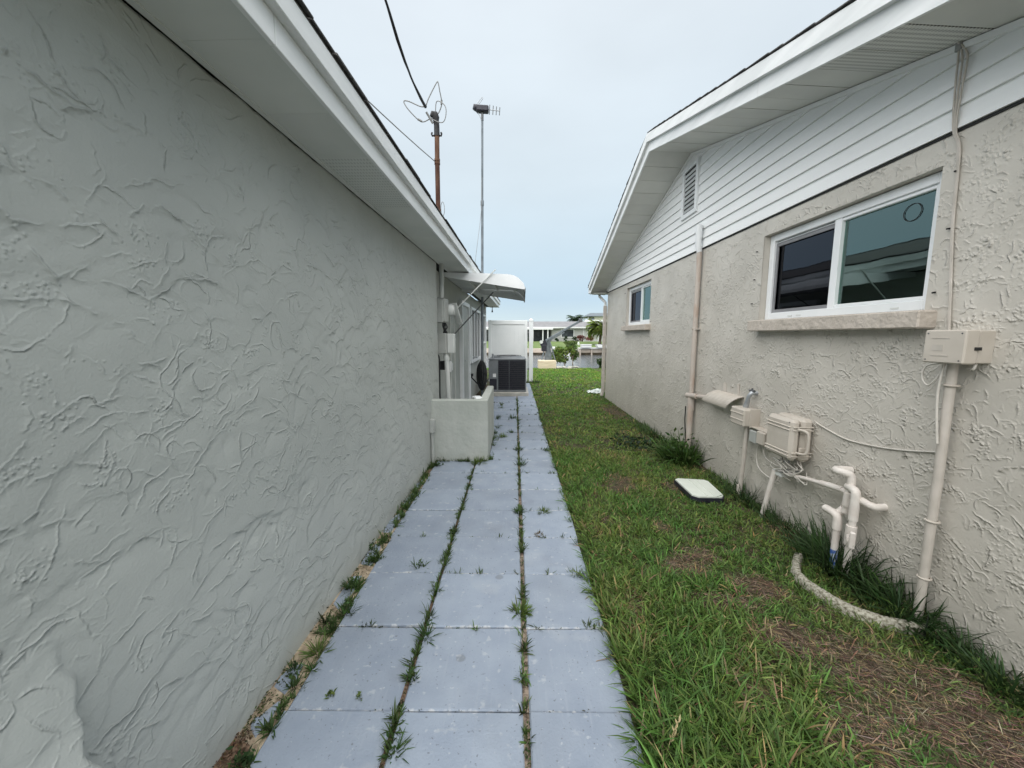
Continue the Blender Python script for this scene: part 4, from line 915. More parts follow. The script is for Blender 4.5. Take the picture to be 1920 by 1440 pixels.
b = MB(); b.box((2.215, 2.14, 2.965), (.02, .03, .05), None, .004); b.build('clip', M_wire, wc)

# pvc manifold
pv = thing('pipe_manifold', 'white plastic irrigation pipes with elbows and a valve standing out of the grass', 'plumbing', (2.15, 2.4, 0))
def elbow(mb, pts, r):
    mb.tube(smooth(pts, 6), r, 12)
b = MB(); b.tube([(2.165, 3.05, .43), (2.165, 2.60, .50)], .0145, 10); b.tube([(2.165, 2.64, .495), (2.165, 2.46, .520)], .021, 12); b.tube([(2.165, 2.46, .517), (2.165, 2.29, .505)], .019, 12); b.build('feed_pipe', M_pvc, pv)
b = MB(); b.tube([(2.125, 2.43, -.03), (2.125, 2.43, .12)], .0215, 12); b.build('primed_joint', M_bluetape, pv)
b = MB(); b.tube([(2.125, 2.43, .12), (2.125, 2.43, .29)], .0205, 12); b.tube([(2.125, 2.43, .26), (2.125, 2.43, .31)], .026, 12); elbow(b, [(2.125, 2.43, .30), (2.123, 2.435, .345), (2.12, 2.47, .36), (2.12, 2.53, .362)], .025); b.build('left_riser', M_pvc, pv)
b = MB(); elbow(b, [(2.12, 2.52, .362), (2.15, 2.47, .355), (2.17, 2.44, .40)], .024); b.tube([(2.165, 2.42, .38), (2.165, 2.405, .60)], .024, 12); b.tube([(2.165, 2.413, .43), (2.165, 2.409, .52)], .030, 12)
elbow(b, [(2.165, 2.405, .58), (2.16, 2.41, .635), (2.13, 2.43, .65), (2.12, 2.47, .648), (2.15, 2.50, .645), (2.24, 2.50, .64)], .0245); b.build('middle_riser', M_pvc, pv)
b = MB(); b.tube([(2.14, 2.345, -.03), (2.14, 2.335, .50)], .0205, 12); b.tube([(2.14, 2.337, .37), (2.14, 2.336, .50)], .026, 12); elbow(b, [(2.14, 2.336, .49), (2.14, 2.337, .545), (2.145, 2.36, .56), (2.16, 2.42, .56)], .025); b.build('right_riser', M_pvc, pv)
b = MB(); elbow(b, [(2.165, 2.33, .508), (2.165, 2.285, .503), (2.17, 2.262, .50), (2.19, 2.25, .495), (2.25, 2.252, .495)], .022); b.build('wall_elbow', M_pvc, pv)
b = MB(); b.tube([(2.14, 2.342, .20), (2.14, 2.34, .33)], .029, 14); b.tube([(2.14, 2.35, .265), (2.095, 2.29, .262)], .019, 12); b.tube([(2.14, 2.34, .265), (2.185, 2.40, .268)], .016, 10); b.box((2.10, 2.283, .262), (.018, .03, .11), Matrix.Rotation(.6, 3, 'Z'), .006); b.build('valve', M_pvc, pv)

# curb, lid, bag
cu = MB(); cp = [(1.97, 2.53), (1.89, 2.44), (1.835, 2.36), (1.81, 2.28), (1.815, 2.19), (1.835, 2.10), (1.87, 2.02), (1.93, 1.955), (2.0, 1.91), (2.08, 1.88), (2.16, 1.86), (2.23, 1.85)]
cp = smooth([(x, y, 0) for x, y in cp], 4); hw = .021; vs = []; fs = []; r = random.Random(2)
for i, p in enumerate(cp):
    t = (cp[min(i+1, len(cp)-1)]-cp[max(i-1, 0)]).normalized(); nn = Vector((-t.y, t.x, 0)); zt = .030+r.uniform(-.003, .003); w = hw+r.uniform(-.003, .003)
    for (a, z) in ((-w-.012, -.03), (-w, zt-.014), (-w*.6, zt), (w*.6, zt), (w, zt-.014), (w+.012, -.03)): vs.append(p+nn*a+Vector((0, 0, z)))
for i in range(len(cp)-1):
    for k in range(5): fs.append([i*6+k, (i+1)*6+k, (i+1)*6+k+1, i*6+k+1])
cu.add(vs, fs, True); cu.add(vs[:6], [[5, 4, 3, 2, 1, 0]]); cu.add(vs[-6:], [[0, 1, 2, 3, 4, 5]])
solo('garden_curb', cu, M_curb, 'curved mossy white concrete edging half buried around the pipes', 'curb', (1.9, 2.1, 0))
ld = thing('utility_cover', 'tilted pale green utility lid with ribs lying in the grass', 'lid', (1.82, 3.65, 0))
def lidz(x, y): return .055+.045*(1.98-x)/.33*0+.004*(y-3.42)/.45-.022*(x-1.64)/.35
def lidpoly(P, dz, t):
    b = MB(); top_ = [(x, y, lidz(x, y)+dz) for x, y in P]; b.prism(top_, (0, 0, -t)); return b
lidpoly([(1.655, 3.85), (1.70, 3.88), (1.97, 3.885), (1.995, 3.85), (1.965, 3.50), (1.93, 3.455), (1.70, 3.43), (1.655, 3.47)], .0, .012).build('plate', M_lid, ld)
lidpoly([(1.648, 3.856), (1.70, 3.89), (1.98, 3.893), (2.003, 3.85), (1.972, 3.49), (1.935, 3.445), (1.70, 3.42), (1.647, 3.46)], -.0125, .04).build('rim', M_acdark, ld)
for x in (1.79, 1.86): lidpoly([(x, 3.46), (x+.012, 3.46), (x+.018, 3.875), (x+.006, 3.875)], .004, .0038).build('rib', M_lid, ld)
bg = thing('plastic_bag', 'crumpled pale plastic bag in the grass by the far downspout', 'litter', (2.2, 10.3, 0))
r = np.random.default_rng(5)
for (cx, cy, s, nm) in ((2.08, 10.35, .10, 'crumple'), (2.28, 10.5, .12, 'crumple'), (2.18, 10.2, .08, 'crumple')):
    G = 9; vs = [(cx+s*(i/4-1)*1.3+r.normal(0, .012), cy+s*(j/4-1)+r.normal(0, .012), max(.01, .075-.05*((i/4-1)**2+(j/4-1)**2)+r.normal(0, .018))) for i in range(G) for j in range(G)]
    b = MB(); b.add(vs, [[i*G+j, (i+1)*G+j, (i+1)*G+j+1, i*G+j+1] for i in range(G-1) for j in range(G-1)]); b.build(nm, M_bag, bg)

# ================================================================== lawn
PATCH = [(1.14, 2.43, .16, .11), (1.085, 3.89, .17, .24), (1.19, 2.98, .08, .10), (1.49, 2.21, .16, .13), (1.40, 1.79, .17, .14), (1.74, 2.02, .05, .05), (1.67, 1.62, .20, .20), (1.78, 1.45, .26, .22),
         (1.86, 1.22, .30, .22), (1.36, 1.33, .17, .16), (1.30, 2.55, .18, .10), (2.02, 7.8, .25, .7), (.70, 2.06, .05, .08), (1.62, 3.80, .11, .13), (2.16, 2.95, .10, .16), (1.05, 1.5, .08, .06), (1.18, 2.12, .10, .08), (2.2, 4.35, .10, .2), (1.33, 2.1, .13, .10)]
lobes_ = RNG.normal(size=(8, 2))
def wob(x, y): return .35*np.sin(x*13+1.3*np.sin(y*9))+.35*np.sin(y*15+x*7+1.0)+.25*np.sin(x*31-y*23)
def bare(x, y):
    b = np.zeros_like(x)
    for (cx, cy, rx, ry) in PATCH: b = np.maximum(b, 1.25-np.sqrt(((x-cx)/rx)**2+((y-cy)/ry)**2)+.38*wob(x, y))
    return np.clip(b, 0, 1)
def lawn_edge(y): return .482+.018*np.sin(y*5.1)+.012*np.sin(y*13.7)
def scatter(n, x0, x1, y0, y1, rng): return np.stack([rng.uniform(x0, x1, n), rng.uniform(y0, y1, n)], 1)
rg = np.random.default_rng(77); parts = []
def turf(n, x0, x1, y0, y1, lmul, wmul, thin=.93):
    nc = max(n//11, 1); cc = scatter(nc, x0, x1, y0, y1, rg); ci = rg.integers(0, nc, n); off = rg.normal(0, .017 if y1 < 6 else .03, (n, 2))
    loose = rg.random(n) < .25; P = np.where(loose[:, None], scatter(n, x0, x1, y0, y1, rg), cc[ci]+off); x, y = P[:, 0], P[:, 1]; out = np.arctan2(off[:, 1], off[:, 0]); ctone = rg.normal(1, .16, nc)[ci]
    keep = (x > lawn_edge(y)) | (y > 12.95)
    keep &= ~((x > 2.235) & (y < 9.62)); keep &= ~((x > 1.66) & (x < 1.98) & (y > 3.45) & (y < 3.87))
    br = bare(x, y); keep &= rg.random(n) > br*thin
    cl = .55+.45*np.sin(x*9+2*np.sin(y*5))*np.sin(y*8+1.7*np.sin(x*6)); keep &= rg.random(n) < .50+.50*cl
    x, y, br, cl, out, ctone, loose = x[keep], y[keep], br[keep], cl[keep], out[keep], ctone[keep], loose[keep]; m = len(x)
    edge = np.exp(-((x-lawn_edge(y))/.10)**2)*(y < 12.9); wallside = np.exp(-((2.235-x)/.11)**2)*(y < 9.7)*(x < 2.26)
    near = np.exp(-((y-1.1)/.9)**2)
    ln = lmul*rg.uniform(.55, 1.25, m)*(1+.5*near*(x < 1.15)+.55*wallside*(y < 5)+.25*edge)*(1-.3*br)
    hd = np.where(loose, rg.uniform(0, 2*PI, m), out+rg.normal(0, .55, m)); hd = np.where((edge > .4) & (rg.random(m) < .5), PI+rg.normal(0, .7, m), hd)
    col = shade(m, (.078, .148, .031), .24, rg)*ctone[:, None]
    t = rg.random(m)
    col[t < .12] = shade((t < .12).sum(), (.135, .20, .048), .2, rg)
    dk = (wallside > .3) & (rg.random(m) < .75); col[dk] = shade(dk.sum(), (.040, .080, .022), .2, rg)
    olive = .5+.5*np.sin(x*5.3+1.9*np.sin(y*2.1+.7))*np.sin(y*3.7+1.3*np.sin(x*4.4)); col = col*(1+(olive[:, None]-.4)*np.array([.55, .16, .35]))
    dry = rg.random(m) < (.04+.45*br+.10*np.clip(olive-.6, 0, 1)/.4); col[dry] = shade(dry.sum(), (.26, .19, .10), .25, rg)
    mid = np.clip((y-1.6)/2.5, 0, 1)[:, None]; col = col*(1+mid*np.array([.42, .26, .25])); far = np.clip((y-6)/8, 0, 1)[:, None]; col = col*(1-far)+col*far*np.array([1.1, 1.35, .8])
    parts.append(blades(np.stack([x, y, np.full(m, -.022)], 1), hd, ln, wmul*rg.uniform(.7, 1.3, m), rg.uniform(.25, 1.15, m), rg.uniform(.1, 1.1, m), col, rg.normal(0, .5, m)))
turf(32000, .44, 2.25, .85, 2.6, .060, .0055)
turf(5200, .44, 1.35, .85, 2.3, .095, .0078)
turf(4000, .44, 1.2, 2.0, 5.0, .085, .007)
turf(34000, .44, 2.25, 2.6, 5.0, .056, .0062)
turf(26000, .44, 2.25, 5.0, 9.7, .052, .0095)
turf(26000, .44, 3.6, 9.7, 18.4, .062, .018)
turf(4000, -3, .5, 13, 18.4, .07, .02)
turf(9000, 2.9, 9, 11, 18.4, .07, .022)
V, Q, T, C_ = merge(parts)
tag(raw_mesh('grass', V, Q, T, M_leaf, C_), kind='stuff')
# dry straw lying in the bare patches
parts = []
ns = 34000; P = scatter(ns*6, .5, 2.24, .9, 8.5, rg); br = bare(P[:, 0], P[:, 1]); k = rg.random(len(P)) < br*np.where(P[:, 1] < 3, 1, .5); P = P[k][:ns]; m = len(P)
parts.append(blades(np.stack([P[:, 0], P[:, 1], rg.uniform(-.019, .000, m)], 1), np.where(rg.random(m) < .45, -.75+rg.normal(0, .35, m), rg.uniform(0, 2*PI, m)), rg.uniform(.02, .085, m), rg.uniform(.0011, .0029, m), rg.uniform(1.25, 1.6, m), rg.uniform(-.1, .25, m),
             np.where((rg.random(m) < .45)[:, None], shade(m, (.28, .21, .14), .38, rg), shade(m, (.10, .064, .047), .35, rg))))
V, Q, T, C_ = merge(parts); tag(raw_mesh('straw', V, Q, T, M_straw, C_), kind='stuff')
# far bank grass tufts along the crest for a soft lawn edge
# ------------------------------------------------ plants
def tuft(name, label, cat, x, y, n, rad, ln, wd, colr, seed, group=None, lean=(.1, .9), curl=(.2, 1.3), z=-.02, squash=(1, 1), extra=None, headbias=None):
    r = np.random.default_rng(seed); q = r.normal(size=(n, 2))*rad*np.array(squash); P = np.stack([x+q[:, 0], y+q[:, 1], np.full(n, z)], 1)
    if x > 1.9: P[:, 0] = np.minimum(P[:, 0], 2.225)
    hd = np.arctan2(q[:, 1], q[:, 0])+r.normal(0, .6, n)
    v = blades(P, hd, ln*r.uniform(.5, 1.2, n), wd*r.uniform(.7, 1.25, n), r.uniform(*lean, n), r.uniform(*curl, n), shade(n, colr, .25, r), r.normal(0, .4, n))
    ps = [v]
    if extra:
        k, s, c2 = extra; cc = np.stack([x+r.normal(0, rad*squash[0], k), y+r.normal(0, rad*squash[1], k), z+np.abs(r.normal(0, ln*.45, k))+.01], 1)
        if x > 1.9: cc[:, 0] = np.minimum(cc[:, 0], 2.22)
        ps.append(leaves(cc, s*r.uniform(.6, 1.3, k), .3, shade(k, c2, .28, r), r))
    V, Q, T, C_ = merge(ps); V[:, 2] = np.maximum(V[:, 2], z-.001)
    if x > 1.9: V[:, 0] = np.minimum(V[:, 0], 2.236)
    o = raw_mesh(name, V, Q, T, M_leaf, C_, here=(x, y, z)); return tag(o, label, cat, group)
DG = (.034, .068, .021); MG = (.045, .085, .022); LG = (.10, .15, .035)
tuft('grass_clump', 'tall dark grass clump growing around the white irrigation pipes', 'grass clump', 2.13, 2.42, 420, .085, .30, .009, DG, 1, squash=(.75, 1.5))
tuft('grass_clump', 'dark overgrown grass along the wall below the beige conduit', 'grass clump', 2.15, 2.0, 320, .07, .22, .009, DG, 2, squash=(.8, 1.7))
tuft('grass_clump', 'long thin grass blades at the foot of the small telephone box conduit', 'grass clump', 2.15, 3.5, 140, .06, .24, .008, DG, 3, squash=(.7, 2))
tuft('grass_clump', 'sparse dark grass beside the slanting beige pipe', 'grass clump', 2.15, 2.95, 110, .05, .20, .007, DG, 4, squash=(.7, 2.4))
tuft('weed_bush', 'leafy green weed bush against the wall below the vent pipe', 'weed bush', 2.06, 4.70, 420, .10, .32, .017, (.06, .11, .028), 5, squash=(.9, 1.2), extra=(260, .035, (.05, .095, .022)))
tuft('grass_clump', 'low grass fringe along the wall before the leafy weed bush', 'grass clump', 2.14, 5.9, 260, .08, .16, .010, MG, 6, squash=(.8, 5))
tuft('grass_clump', 'dark grass strip along the wall at the near right corner', 'grass clump', 2.16, 1.55, 320, .05, .15, .008, DG, 7, squash=(.9, 3.2))
_cl = tuft('clover_patch', None, None, 1.72, 5.4, 30, .16, .07, .01, DG, 8, extra=(260, .03, (.022, .045, .020)), squash=(1, 1.3)); _cl['kind'] = 'stuff'
tuft('grass_clump', 'tuft of grass at the foot of the white fence post', 'grass clump', .62, 12.6, 160, .10, .14, .012, MG, 9, squash=(1.2, .8))
sp = MB(); sp.tube(smooth([(.555, 1.245, -.02), (.575, 1.255, .05), (.60, 1.26, .12)]), .0016, 5)
for i in range(12):
    t = .35+.055*i; p = Vector((.56+.045*t, 1.247+.014*t, .13*t)); a_ = random.uniform(0, 6.28); l_ = random.uniform(.6, 1.2); sp.tube([p, p+Vector((.006*math.cos(a_), .006*math.sin(a_), .010*l_)), p+Vector((.009*math.cos(a_), .009*math.sin(a_), .024*l_))], [.0015, .0034, .0008], 5)
M_seed = mat('dry_seedhead', (.42, .33, .17), (.52, .43, .25), scale=60, rough=.8)
solo('seed_head', sp, M_seed, 'dry pale grass seed head at the near edge of the path', 'grass stalk', (.56, 1.25, 0))
WEEDS = [
 (.030, 1.985, .050, 70, .085, .0085, 'bushy green weed in the right joint, the largest one there', LG, 0),
 (-.480, 2.84, .045, 40, .05, .006, 'broad leaved clover weed where the left joint crosses the fourth row', MG, 46),
 (-.455, 1.80, .030, 26, .11, .006, 'weed with long runners in the left joint beside the sand strip', MG, 10),
 (-.462, 1.56, .028, 22, .06, .007, 'round clump of weed low in the left joint', MG, 14),
 (-.940, 1.97, .05, 60, .09, .007, 'feathery weed spreading over the sand against the grey wall', MG, 20),
 (-1.00, 2.19, .04, 50, .10, .007, 'thick trailing weed on the sand by the paver corner', MG, 14),
 (-.965, 1.70, .04, 44, .10, .006, 'yellowish grass tuft on the sand strip', LG, 0),
 (-1.02, 1.60, .02, 26, .07, .005, 'small dark weed pressed against the grey wall foot', DG, 8),
 (-.975, 1.52, .022, 26, .06, .006, 'short green weed on the cut slab', MG, 6),
 (-.985, 2.46, .045, 26, .08, .007, 'leafy weed between cut slabs by the wall', MG, 30),
 (-1.045, 2.62, .035, 8, .06, .006, 'round leaved weed touching the grey wall', MG, 36),
 (-.79, 1.475, .018, 16, .035, .006, 'tiny bright sprig in the front row joint on the left paver', LG, 10),
 (-.665, 1.47, .012, 10, .028, .005, 'tiny sprig further right along the front row joint', LG, 4),
 (-.64, 2.39, .040, 26, .09, .006, 'sprawling weed with a long stalk in the third row joint', MG, 14),
 (-.45, 1.25, .030, 30, .08, .006, 'grassy weed at the bottom of the left joint', MG, 8),
 (-.975, 1.205, .05, 10, .05, .006, 'dark leafy weed in the litter at the near left corner', DG, 60),
 (.045, 1.55, .018, 10, .03, .006, 'small round weed near the bottom of the right joint', MG, 14),
 (.030, 3.20, .050, 46, .09, .007, 'star shaped grass weed in the right joint', MG, 0),
 (.245, 3.21, .040, 40, .085, .007, 'flat grass weed in the middle of the right column', LG, 0),
 (.40, 2.32, .035, 26, .08, .006, 'grass weed reaching in from the lawn edge', LG, 0),
 (.19, 2.81, .040, 34, .06, .006, 'reddish withered weed in a right column joint', (.12, .085, .035), 6),
 (.06, 4.45, .050, 50, .10, .008, 'dense grass weed at the joint crossing past the low wall corner', MG, 0),
 (.05, 5.05, .050, 50, .10, .008, 'second dense grass weed further along the right joint', MG, 0),
 (-.20, 5.72, .060, 60, .11, .008, 'grass weed at the foot of the low wall side', LG, 0),
 (-.05, 7.05, .060, 50, .12, .009, 'grass weed in the far joint ahead of the air conditioner', MG, 0),
 (-.45, 4.50, .060, 70, .14, .008, 'long grass weed at the front corner of the low wall', LG, 0),
 (-.36, 4.62, .035, 34, .12, .008, 'upright grass weed right against the low wall corner', LG, 0),
 (-.93, 4.42, .07, 40, .08, .008, 'dark weed in the litter between house and low wall', DG, 60),
 (-.49, 4.0, .035, 30, .07, .007, 'small grass weed in the left joint near the low wall', MG, 4),
 (-.05, 6.0, .05, 34, .09, .008, 'thin weed in the joint beside the low wall end', MG, 0),
 (.42, 5.0, .05, 40, .09, .008, 'grass weed creeping in at the right path edge', MG, 0)]
for i, (x, y, rad, n, ln, wd, lab, c, lv) in enumerate(WEEDS):
    tuft('weed', lab, 'weed', x, y, int(n*1.6), rad*.35, ln*.8, wd*.9, c, 100+i, 'weeds in the path joints', lean=(.15, 1.4), curl=(-.2, .7), z=-.012, extra=(lv, .013, c) if lv else None)
# crumbs, moss and sprouts in the joints
parts = []; r = np.random.default_rng(8)
def joint(n, fx, fy, c, s):
    x, y = fx(n), fy(n); cc = np.stack([x, y, r.uniform(-.010, .001, n)], 1); parts.append(leaves(cc, s*r.uniform(.4, 1.3, n), .75, shade(n, c, .35, r), r))
def clump(a, b, n, k=26):
    c = r.uniform(a, b, k); return c[r.integers(0, k, n)]+r.normal(0, .045, n)
joint(1100, lambda n: -.4785+r.normal(0, .0055, n), lambda n: clump(1.0, 4.6, n), (.045, .065, .02), .006)
joint(900, lambda n: -.4785+r.normal(0, .005, n), lambda n: r.uniform(1.0, 4.6, n), (.10, .07, .045), .004)
joint(900, lambda n: .047+r.normal(0, .006, n), lambda n: r.uniform(1.0, 9.0, n), (.22, .16, .10), .0035)
joint(500, lambda n: .047+r.normal(0, .007, n), lambda n: clump(1.2, 9.0, n), (.05, .075, .022), .006)
joint(700, lambda n: r.uniform(-.95, .47, n), lambda n: ROW0+PIT*r.integers(0, 16, n)+r.normal(0, .004, n), (.05, .05, .025), .0045)
joint(420, lambda n: clump(-.95, .47, n, 18), lambda n: ROW0+PIT*r.integers(1, 12, n)+r.normal(0, .006, n), (.05, .08, .022), .007)
joint(1500, lambda n: -1.075+np.abs(r.normal(0, .045, n)), lambda n: clump(1.0, 4.4, n, 40), (.06, .075, .025), .007)
joint(900, lambda n: -1.06+r.normal(0, .03, n), lambda n: r.uniform(.9, 1.32, n), (.11, .065, .04), .007)
def sprigs(n, fx, fy, c, ln, k):
    x, y = fx(n), fy(n); rep_ = rg.integers(3, k, n); X, Y = np.repeat(x, rep_), np.repeat(y, rep_); m = len(X); sc_ = np.repeat(rg.uniform(.35, 1.2, n)**1.5, rep_); tn = np.repeat(rg.normal(1, .25, n), rep_)
    parts.append(blades(np.stack([X+rg.normal(0, .006, m), Y+rg.normal(0, .006, m), np.full(m, -.012)], 1), rg.uniform(0, 2*PI, m), 1.2*ln*sc_*rg.uniform(.6, 1.2, m), rg.uniform(.0035, .008, m), rg.uniform(.1, 1.45, m), rg.uniform(-.2, .9, m), shade(m, c, .25, rg)*tn[:, None], rg.normal(0, .4, m)))
sprigs(161, lambda n: -.4785+rg.normal(0, .006, n), lambda n: rg.uniform(1.0, 4.6, n), (.06, .10, .026), .05, 18)
sprigs(204, lambda n: .047+rg.normal(0, .007, n), lambda n: rg.uniform(1.2, 9.4, n), (.065, .105, .026), .055, 20)
sprigs(230, lambda n: clump(-.95, .47, n, 40), lambda n: ROW0+PIT*rg.integers(1, 17, n)+rg.normal(0, .004, n), (.06, .095, .026), .042, 14)
sprigs(161, lambda n: -1.065+.02*rg.uniform(1.2, 4.4, n)+np.abs(rg.normal(0, .03, n)), lambda n: clump(1.15, 4.5, n, 22), (.06, .10, .028), .06, 22)
sprigs(76, lambda n: -.96+rg.normal(0, .012, n), lambda n: clump(1.3, 4.4, n, 16), (.065, .11, .03), .055, 22)
sprigs(76, lambda n: .47+rg.normal(0, .01, n), lambda n: rg.uniform(1.0, 8, n), (.06, .11, .026), .06, 14)
sprigs(68, lambda n: rg.uniform(-.33, -.28, n), lambda n: clump(4.6, 9, n, 14), (.06, .10, .026), .08, 20)
sprigs(44, lambda n: rg.uniform(-1.02, -.34, n), lambda n: 4.575+rg.normal(0, .012, n), (.05, .085, .022), .06, 22)
V, Q, T, C_ = merge(parts); tag(raw_mesh('joint_moss', V, Q, T, M_leaf, C_), kind='stuff')

# ================================================================== across the lawn and canal
dv = thing('boat_davit', 'grey steel boat lift with a long raised boom at the end of the lawn', 'boat lift', (1.55, 18.6, .36))
b = MB()
for (x0, x1) in ((1.27, 1.50), (1.92, 1.66)): b.bar((x0, 18.5, .36), (x1, 18.6, 1.24), .05, .05)
b.bar((1.60, 18.95, .36), (1.58, 18.65, 1.24), .06, .06); b.build('legs', M_davit, dv)
b = MB(); b.prism([(1.42, 18.62, .36), (1.78, 18.62, .36), (1.66, 18.62, 1.30), (1.50, 18.62, 1.30)], (0, .10, 0)); b.build('post', M_davit, dv)
b = MB(); b.bar((1.46, 18.62, 1.28), (3.12, 18.62, 2.23), .10, .10, .01); b.bar((1.62, 18.62, 1.28), (2.35, 18.62, 1.68), .05, .05); b.build('boom', M_davit, dv)
b = MB(); b.tube([(1.36, 18.5, 1.12), (1.36, 18.74, 1.12)], .16, 14); b.bx(1.26, 1.50, 18.48, 18.78, .78, 1.08, .02); b.build('winch', M_acdark, dv)
b = MB(); b.tube([(1.24, 18.45, 1.22), (1.24, 18.55, 1.22)], .08, 12); b.build('winch_drum', M_lightgrey, dv)
b = MB(); b.box((3.10, 18.62, 2.24), (.16, .14, .16), None, .02); b.build('boom_sheave', M_darksteel, dv)
bl = MB(); bl.bx(1.10, 1.93, 18.05, 18.9, -.03, .36, .02)
solo('timber_footing', bl, M_blockp, 'pale tan footing block under the steel boat lift', 'footing', (1.5, 18.4, 0))
def bush(name, label, cat, c, rad, n, size, colr, seed, trunk=None, group=None, flat=.0, lobes=7):
    r = np.random.default_rng(seed); t = thing(name, label, cat, (c[0], c[1], trunk[2] if trunk else c[2]-rad[2]), group)
    cs = r.normal(size=(lobes, 3)); cs /= np.linalg.norm(cs, axis=1)[:, None]; cs *= r.uniform(.35, .8, (lobes, 1))
    k = r.integers(0, lobes, n); p = r.normal(size=(n, 3)); p /= np.linalg.norm(p, axis=1)[:, None]; p *= r.uniform(.25, .5, (n, 1)); p += cs[k]
    P = np.array(c)+p*np.array(rad); cc = shade(n, colr, .25, r)*(.75+.5*r.random(lobes))[k][:, None]
    V, Q, T, C_ = leaves(P, size*r.uniform(.6, 1.4, n), flat, cc, r); raw_mesh('crown', V, Q, T, M_leaf, C_, t, here=tuple(wloc(t)))
    if trunk:
        b = MB(); base = Vector((trunk[0], trunk[1], trunk[2])); top_ = Vector(c); b.tube([base, base+(top_-base)*.5+Vector((.03*rad[0], 0, 0)), top_], [trunk[3], trunk[3]*.75, trunk[3]*.35], 8)
        for i in range(min(lobes, 6)): b.tube([base+(top_-base)*.6, Vector(c)+Vector(cs[i])*Vector(rad).length*.0+Vector((cs[i][0]*rad[0], cs[i][1]*rad[1], cs[i][2]*rad[2]))], [trunk[3]*.5, trunk[3]*.15], 6)
        b.build('trunk', M_trunk, t)
    return t
bush('shoreline_shrub', 'leafy green shrub beside the tan footing at the end of the lawn', 'shrub', (2.35, 18.6, .55), (.62, .45, .50), 900, .075, (.14, .20, .045), 31, (2.35, 18.3, -.02, .03))
bush('shoreline_shrub', 'darker twiggy shrub behind the boat lift shrub', 'shrub', (2.78, 18.9, .75), (.30, .3, .55), 420, .07, (.09, .13, .04), 32, (2.75, 18.4, -.02, .025))
bush('shoreline_shrub', 'small dark shrub at the water by the beige house corner', 'shrub', (4.05, 18.4, .18), (.40, .3, .30), 380, .06, (.04, .075, .02), 33, (4.0, 18.4, -.05, .02))
r = random.Random(9)
for i, (x, s, lab) in enumerate(((2.06, .13, 'pale rock nearest the tan footing'), (2.30, .11, 'flat white rock under the leafy shrub'), (2.58, .12, 'rounded white rock right of the leafy shrub'), (2.84, .14, 'rightmost pale rock along the lawn end'))):
    v = []; f = []
    b = MB(); n1, n2 = 6, 9
    for a in range(n1+1):
        for k in range(n2):
            th = PI*a/n1; ph = 2*PI*k/n2; rr = s*(1+r.uniform(-.2, .2)); v.append((x+rr*math.sin(th)*math.cos(ph)*1.2, 18.15+rr*math.sin(th)*math.sin(ph), .03+rr*.6*math.cos(th)))
    for a in range(n1):
        for k in range(n2): f.append([a*n2+k, (a+1)*n2+k, (a+1)*n2+(k+1) % n2, a*n2+(k+1) % n2])
    b.add(v, f); solo('shore_rock', b, M_concrete, lab, 'rock', (x, 18.15, 0), 'rocks along the lawn end')

# dock, bench boat, docked skiffs on the far bank
dk = thing('far_dock', 'white dock on posts along the far bank right of the boat', 'dock', (9, 42.4, -.6))
for i in range(9): b = MB(); b.bx(7.0+.62*i, 7.6+.62*i, 42.75, 43.6, .14, .20); b.build('dock_plank', M_farwhite, dk)
b = MB(); b.bx(7.0, 12.6, 42.70, 42.75, .06, .19); b.build('fascia_beam', M_farwhite, dk)
for i in range(5): b = MB(); b.tube([(7.2+1.25*i, 42.85, -1.5), (7.2+1.25*i, 42.85, .14)], .09, 8); b.build('dock_post', M_seawall, dk)
bt_ = thing('white_skiff', 'small white boat with railings moored behind the steel boat lift', 'boat', (5.2, 41.6, -.6))
hull = [(3.9, -.10), (4.0, -.55), (6.3, -.62), (6.75, -.05), (6.6, -.20), (4.1, -.22)]
b = MB(); b.prism([(3.85, 41.0, .0), (4.05, 41.0, -.72), (6.25, 41.0, -.72), (6.75, 41.0, .10), (6.55, 41.0, -.15), (4.1, 41.0, -.15)], (0, 1.3, 0)); b.build('hull', M_farwhite, bt_)
b = MB(); b.bx(4.0, 4.5, 41.1, 42.2, -.15, .32, .04); b.build('console', M_farwhite, bt_)
b = MB()
for k in range(7): b.tube([(4.6+.3*k, 41.05, -.2), (4.6+.3*k, 41.05, .10)], .02, 6)
b.tube([(4.5, 41.05, .10), (6.6, 41.05, .14)], .025, 6); b.build('railing', M_farwhite, bt_)
b = MB(); b.box((5.4, 41.6, .0), (.7, .5, .25), None, .05); b.build('seat', M_lightgrey, bt_)
sk = thing('covered_skiff', 'low white boat on the far dock by the beige house corner', 'boat', (10, 42.4, .2))
b = MB(); b.prism([(8.8, 42.0, .52), (9.0, 42.0, .22), (12.0, 42.0, .22), (12.4, 42.0, .58), (9.2, 42.0, .55)], (0, .9, 0)); b.build('hull', M_farwhite, sk)
b = MB(); b.bx(9.3, 11.8, 42.05, 42.85, .545, .60, .03); b.build('deck', M_farglass, sk)
ch = thing('dock_box', 'white storage box on the far dock left end', 'storage box', (7.7, 42.5, .2))
b = MB(); b.bx(7.2, 8.3, 42.2, 42.9, .2, .48, .03); b.build('body', M_farwhite, ch); b = MB(); b.bx(7.15, 8.35, 42.15, 42.95, .48, .56, .02); b.build('lid', M_farwhite, ch)

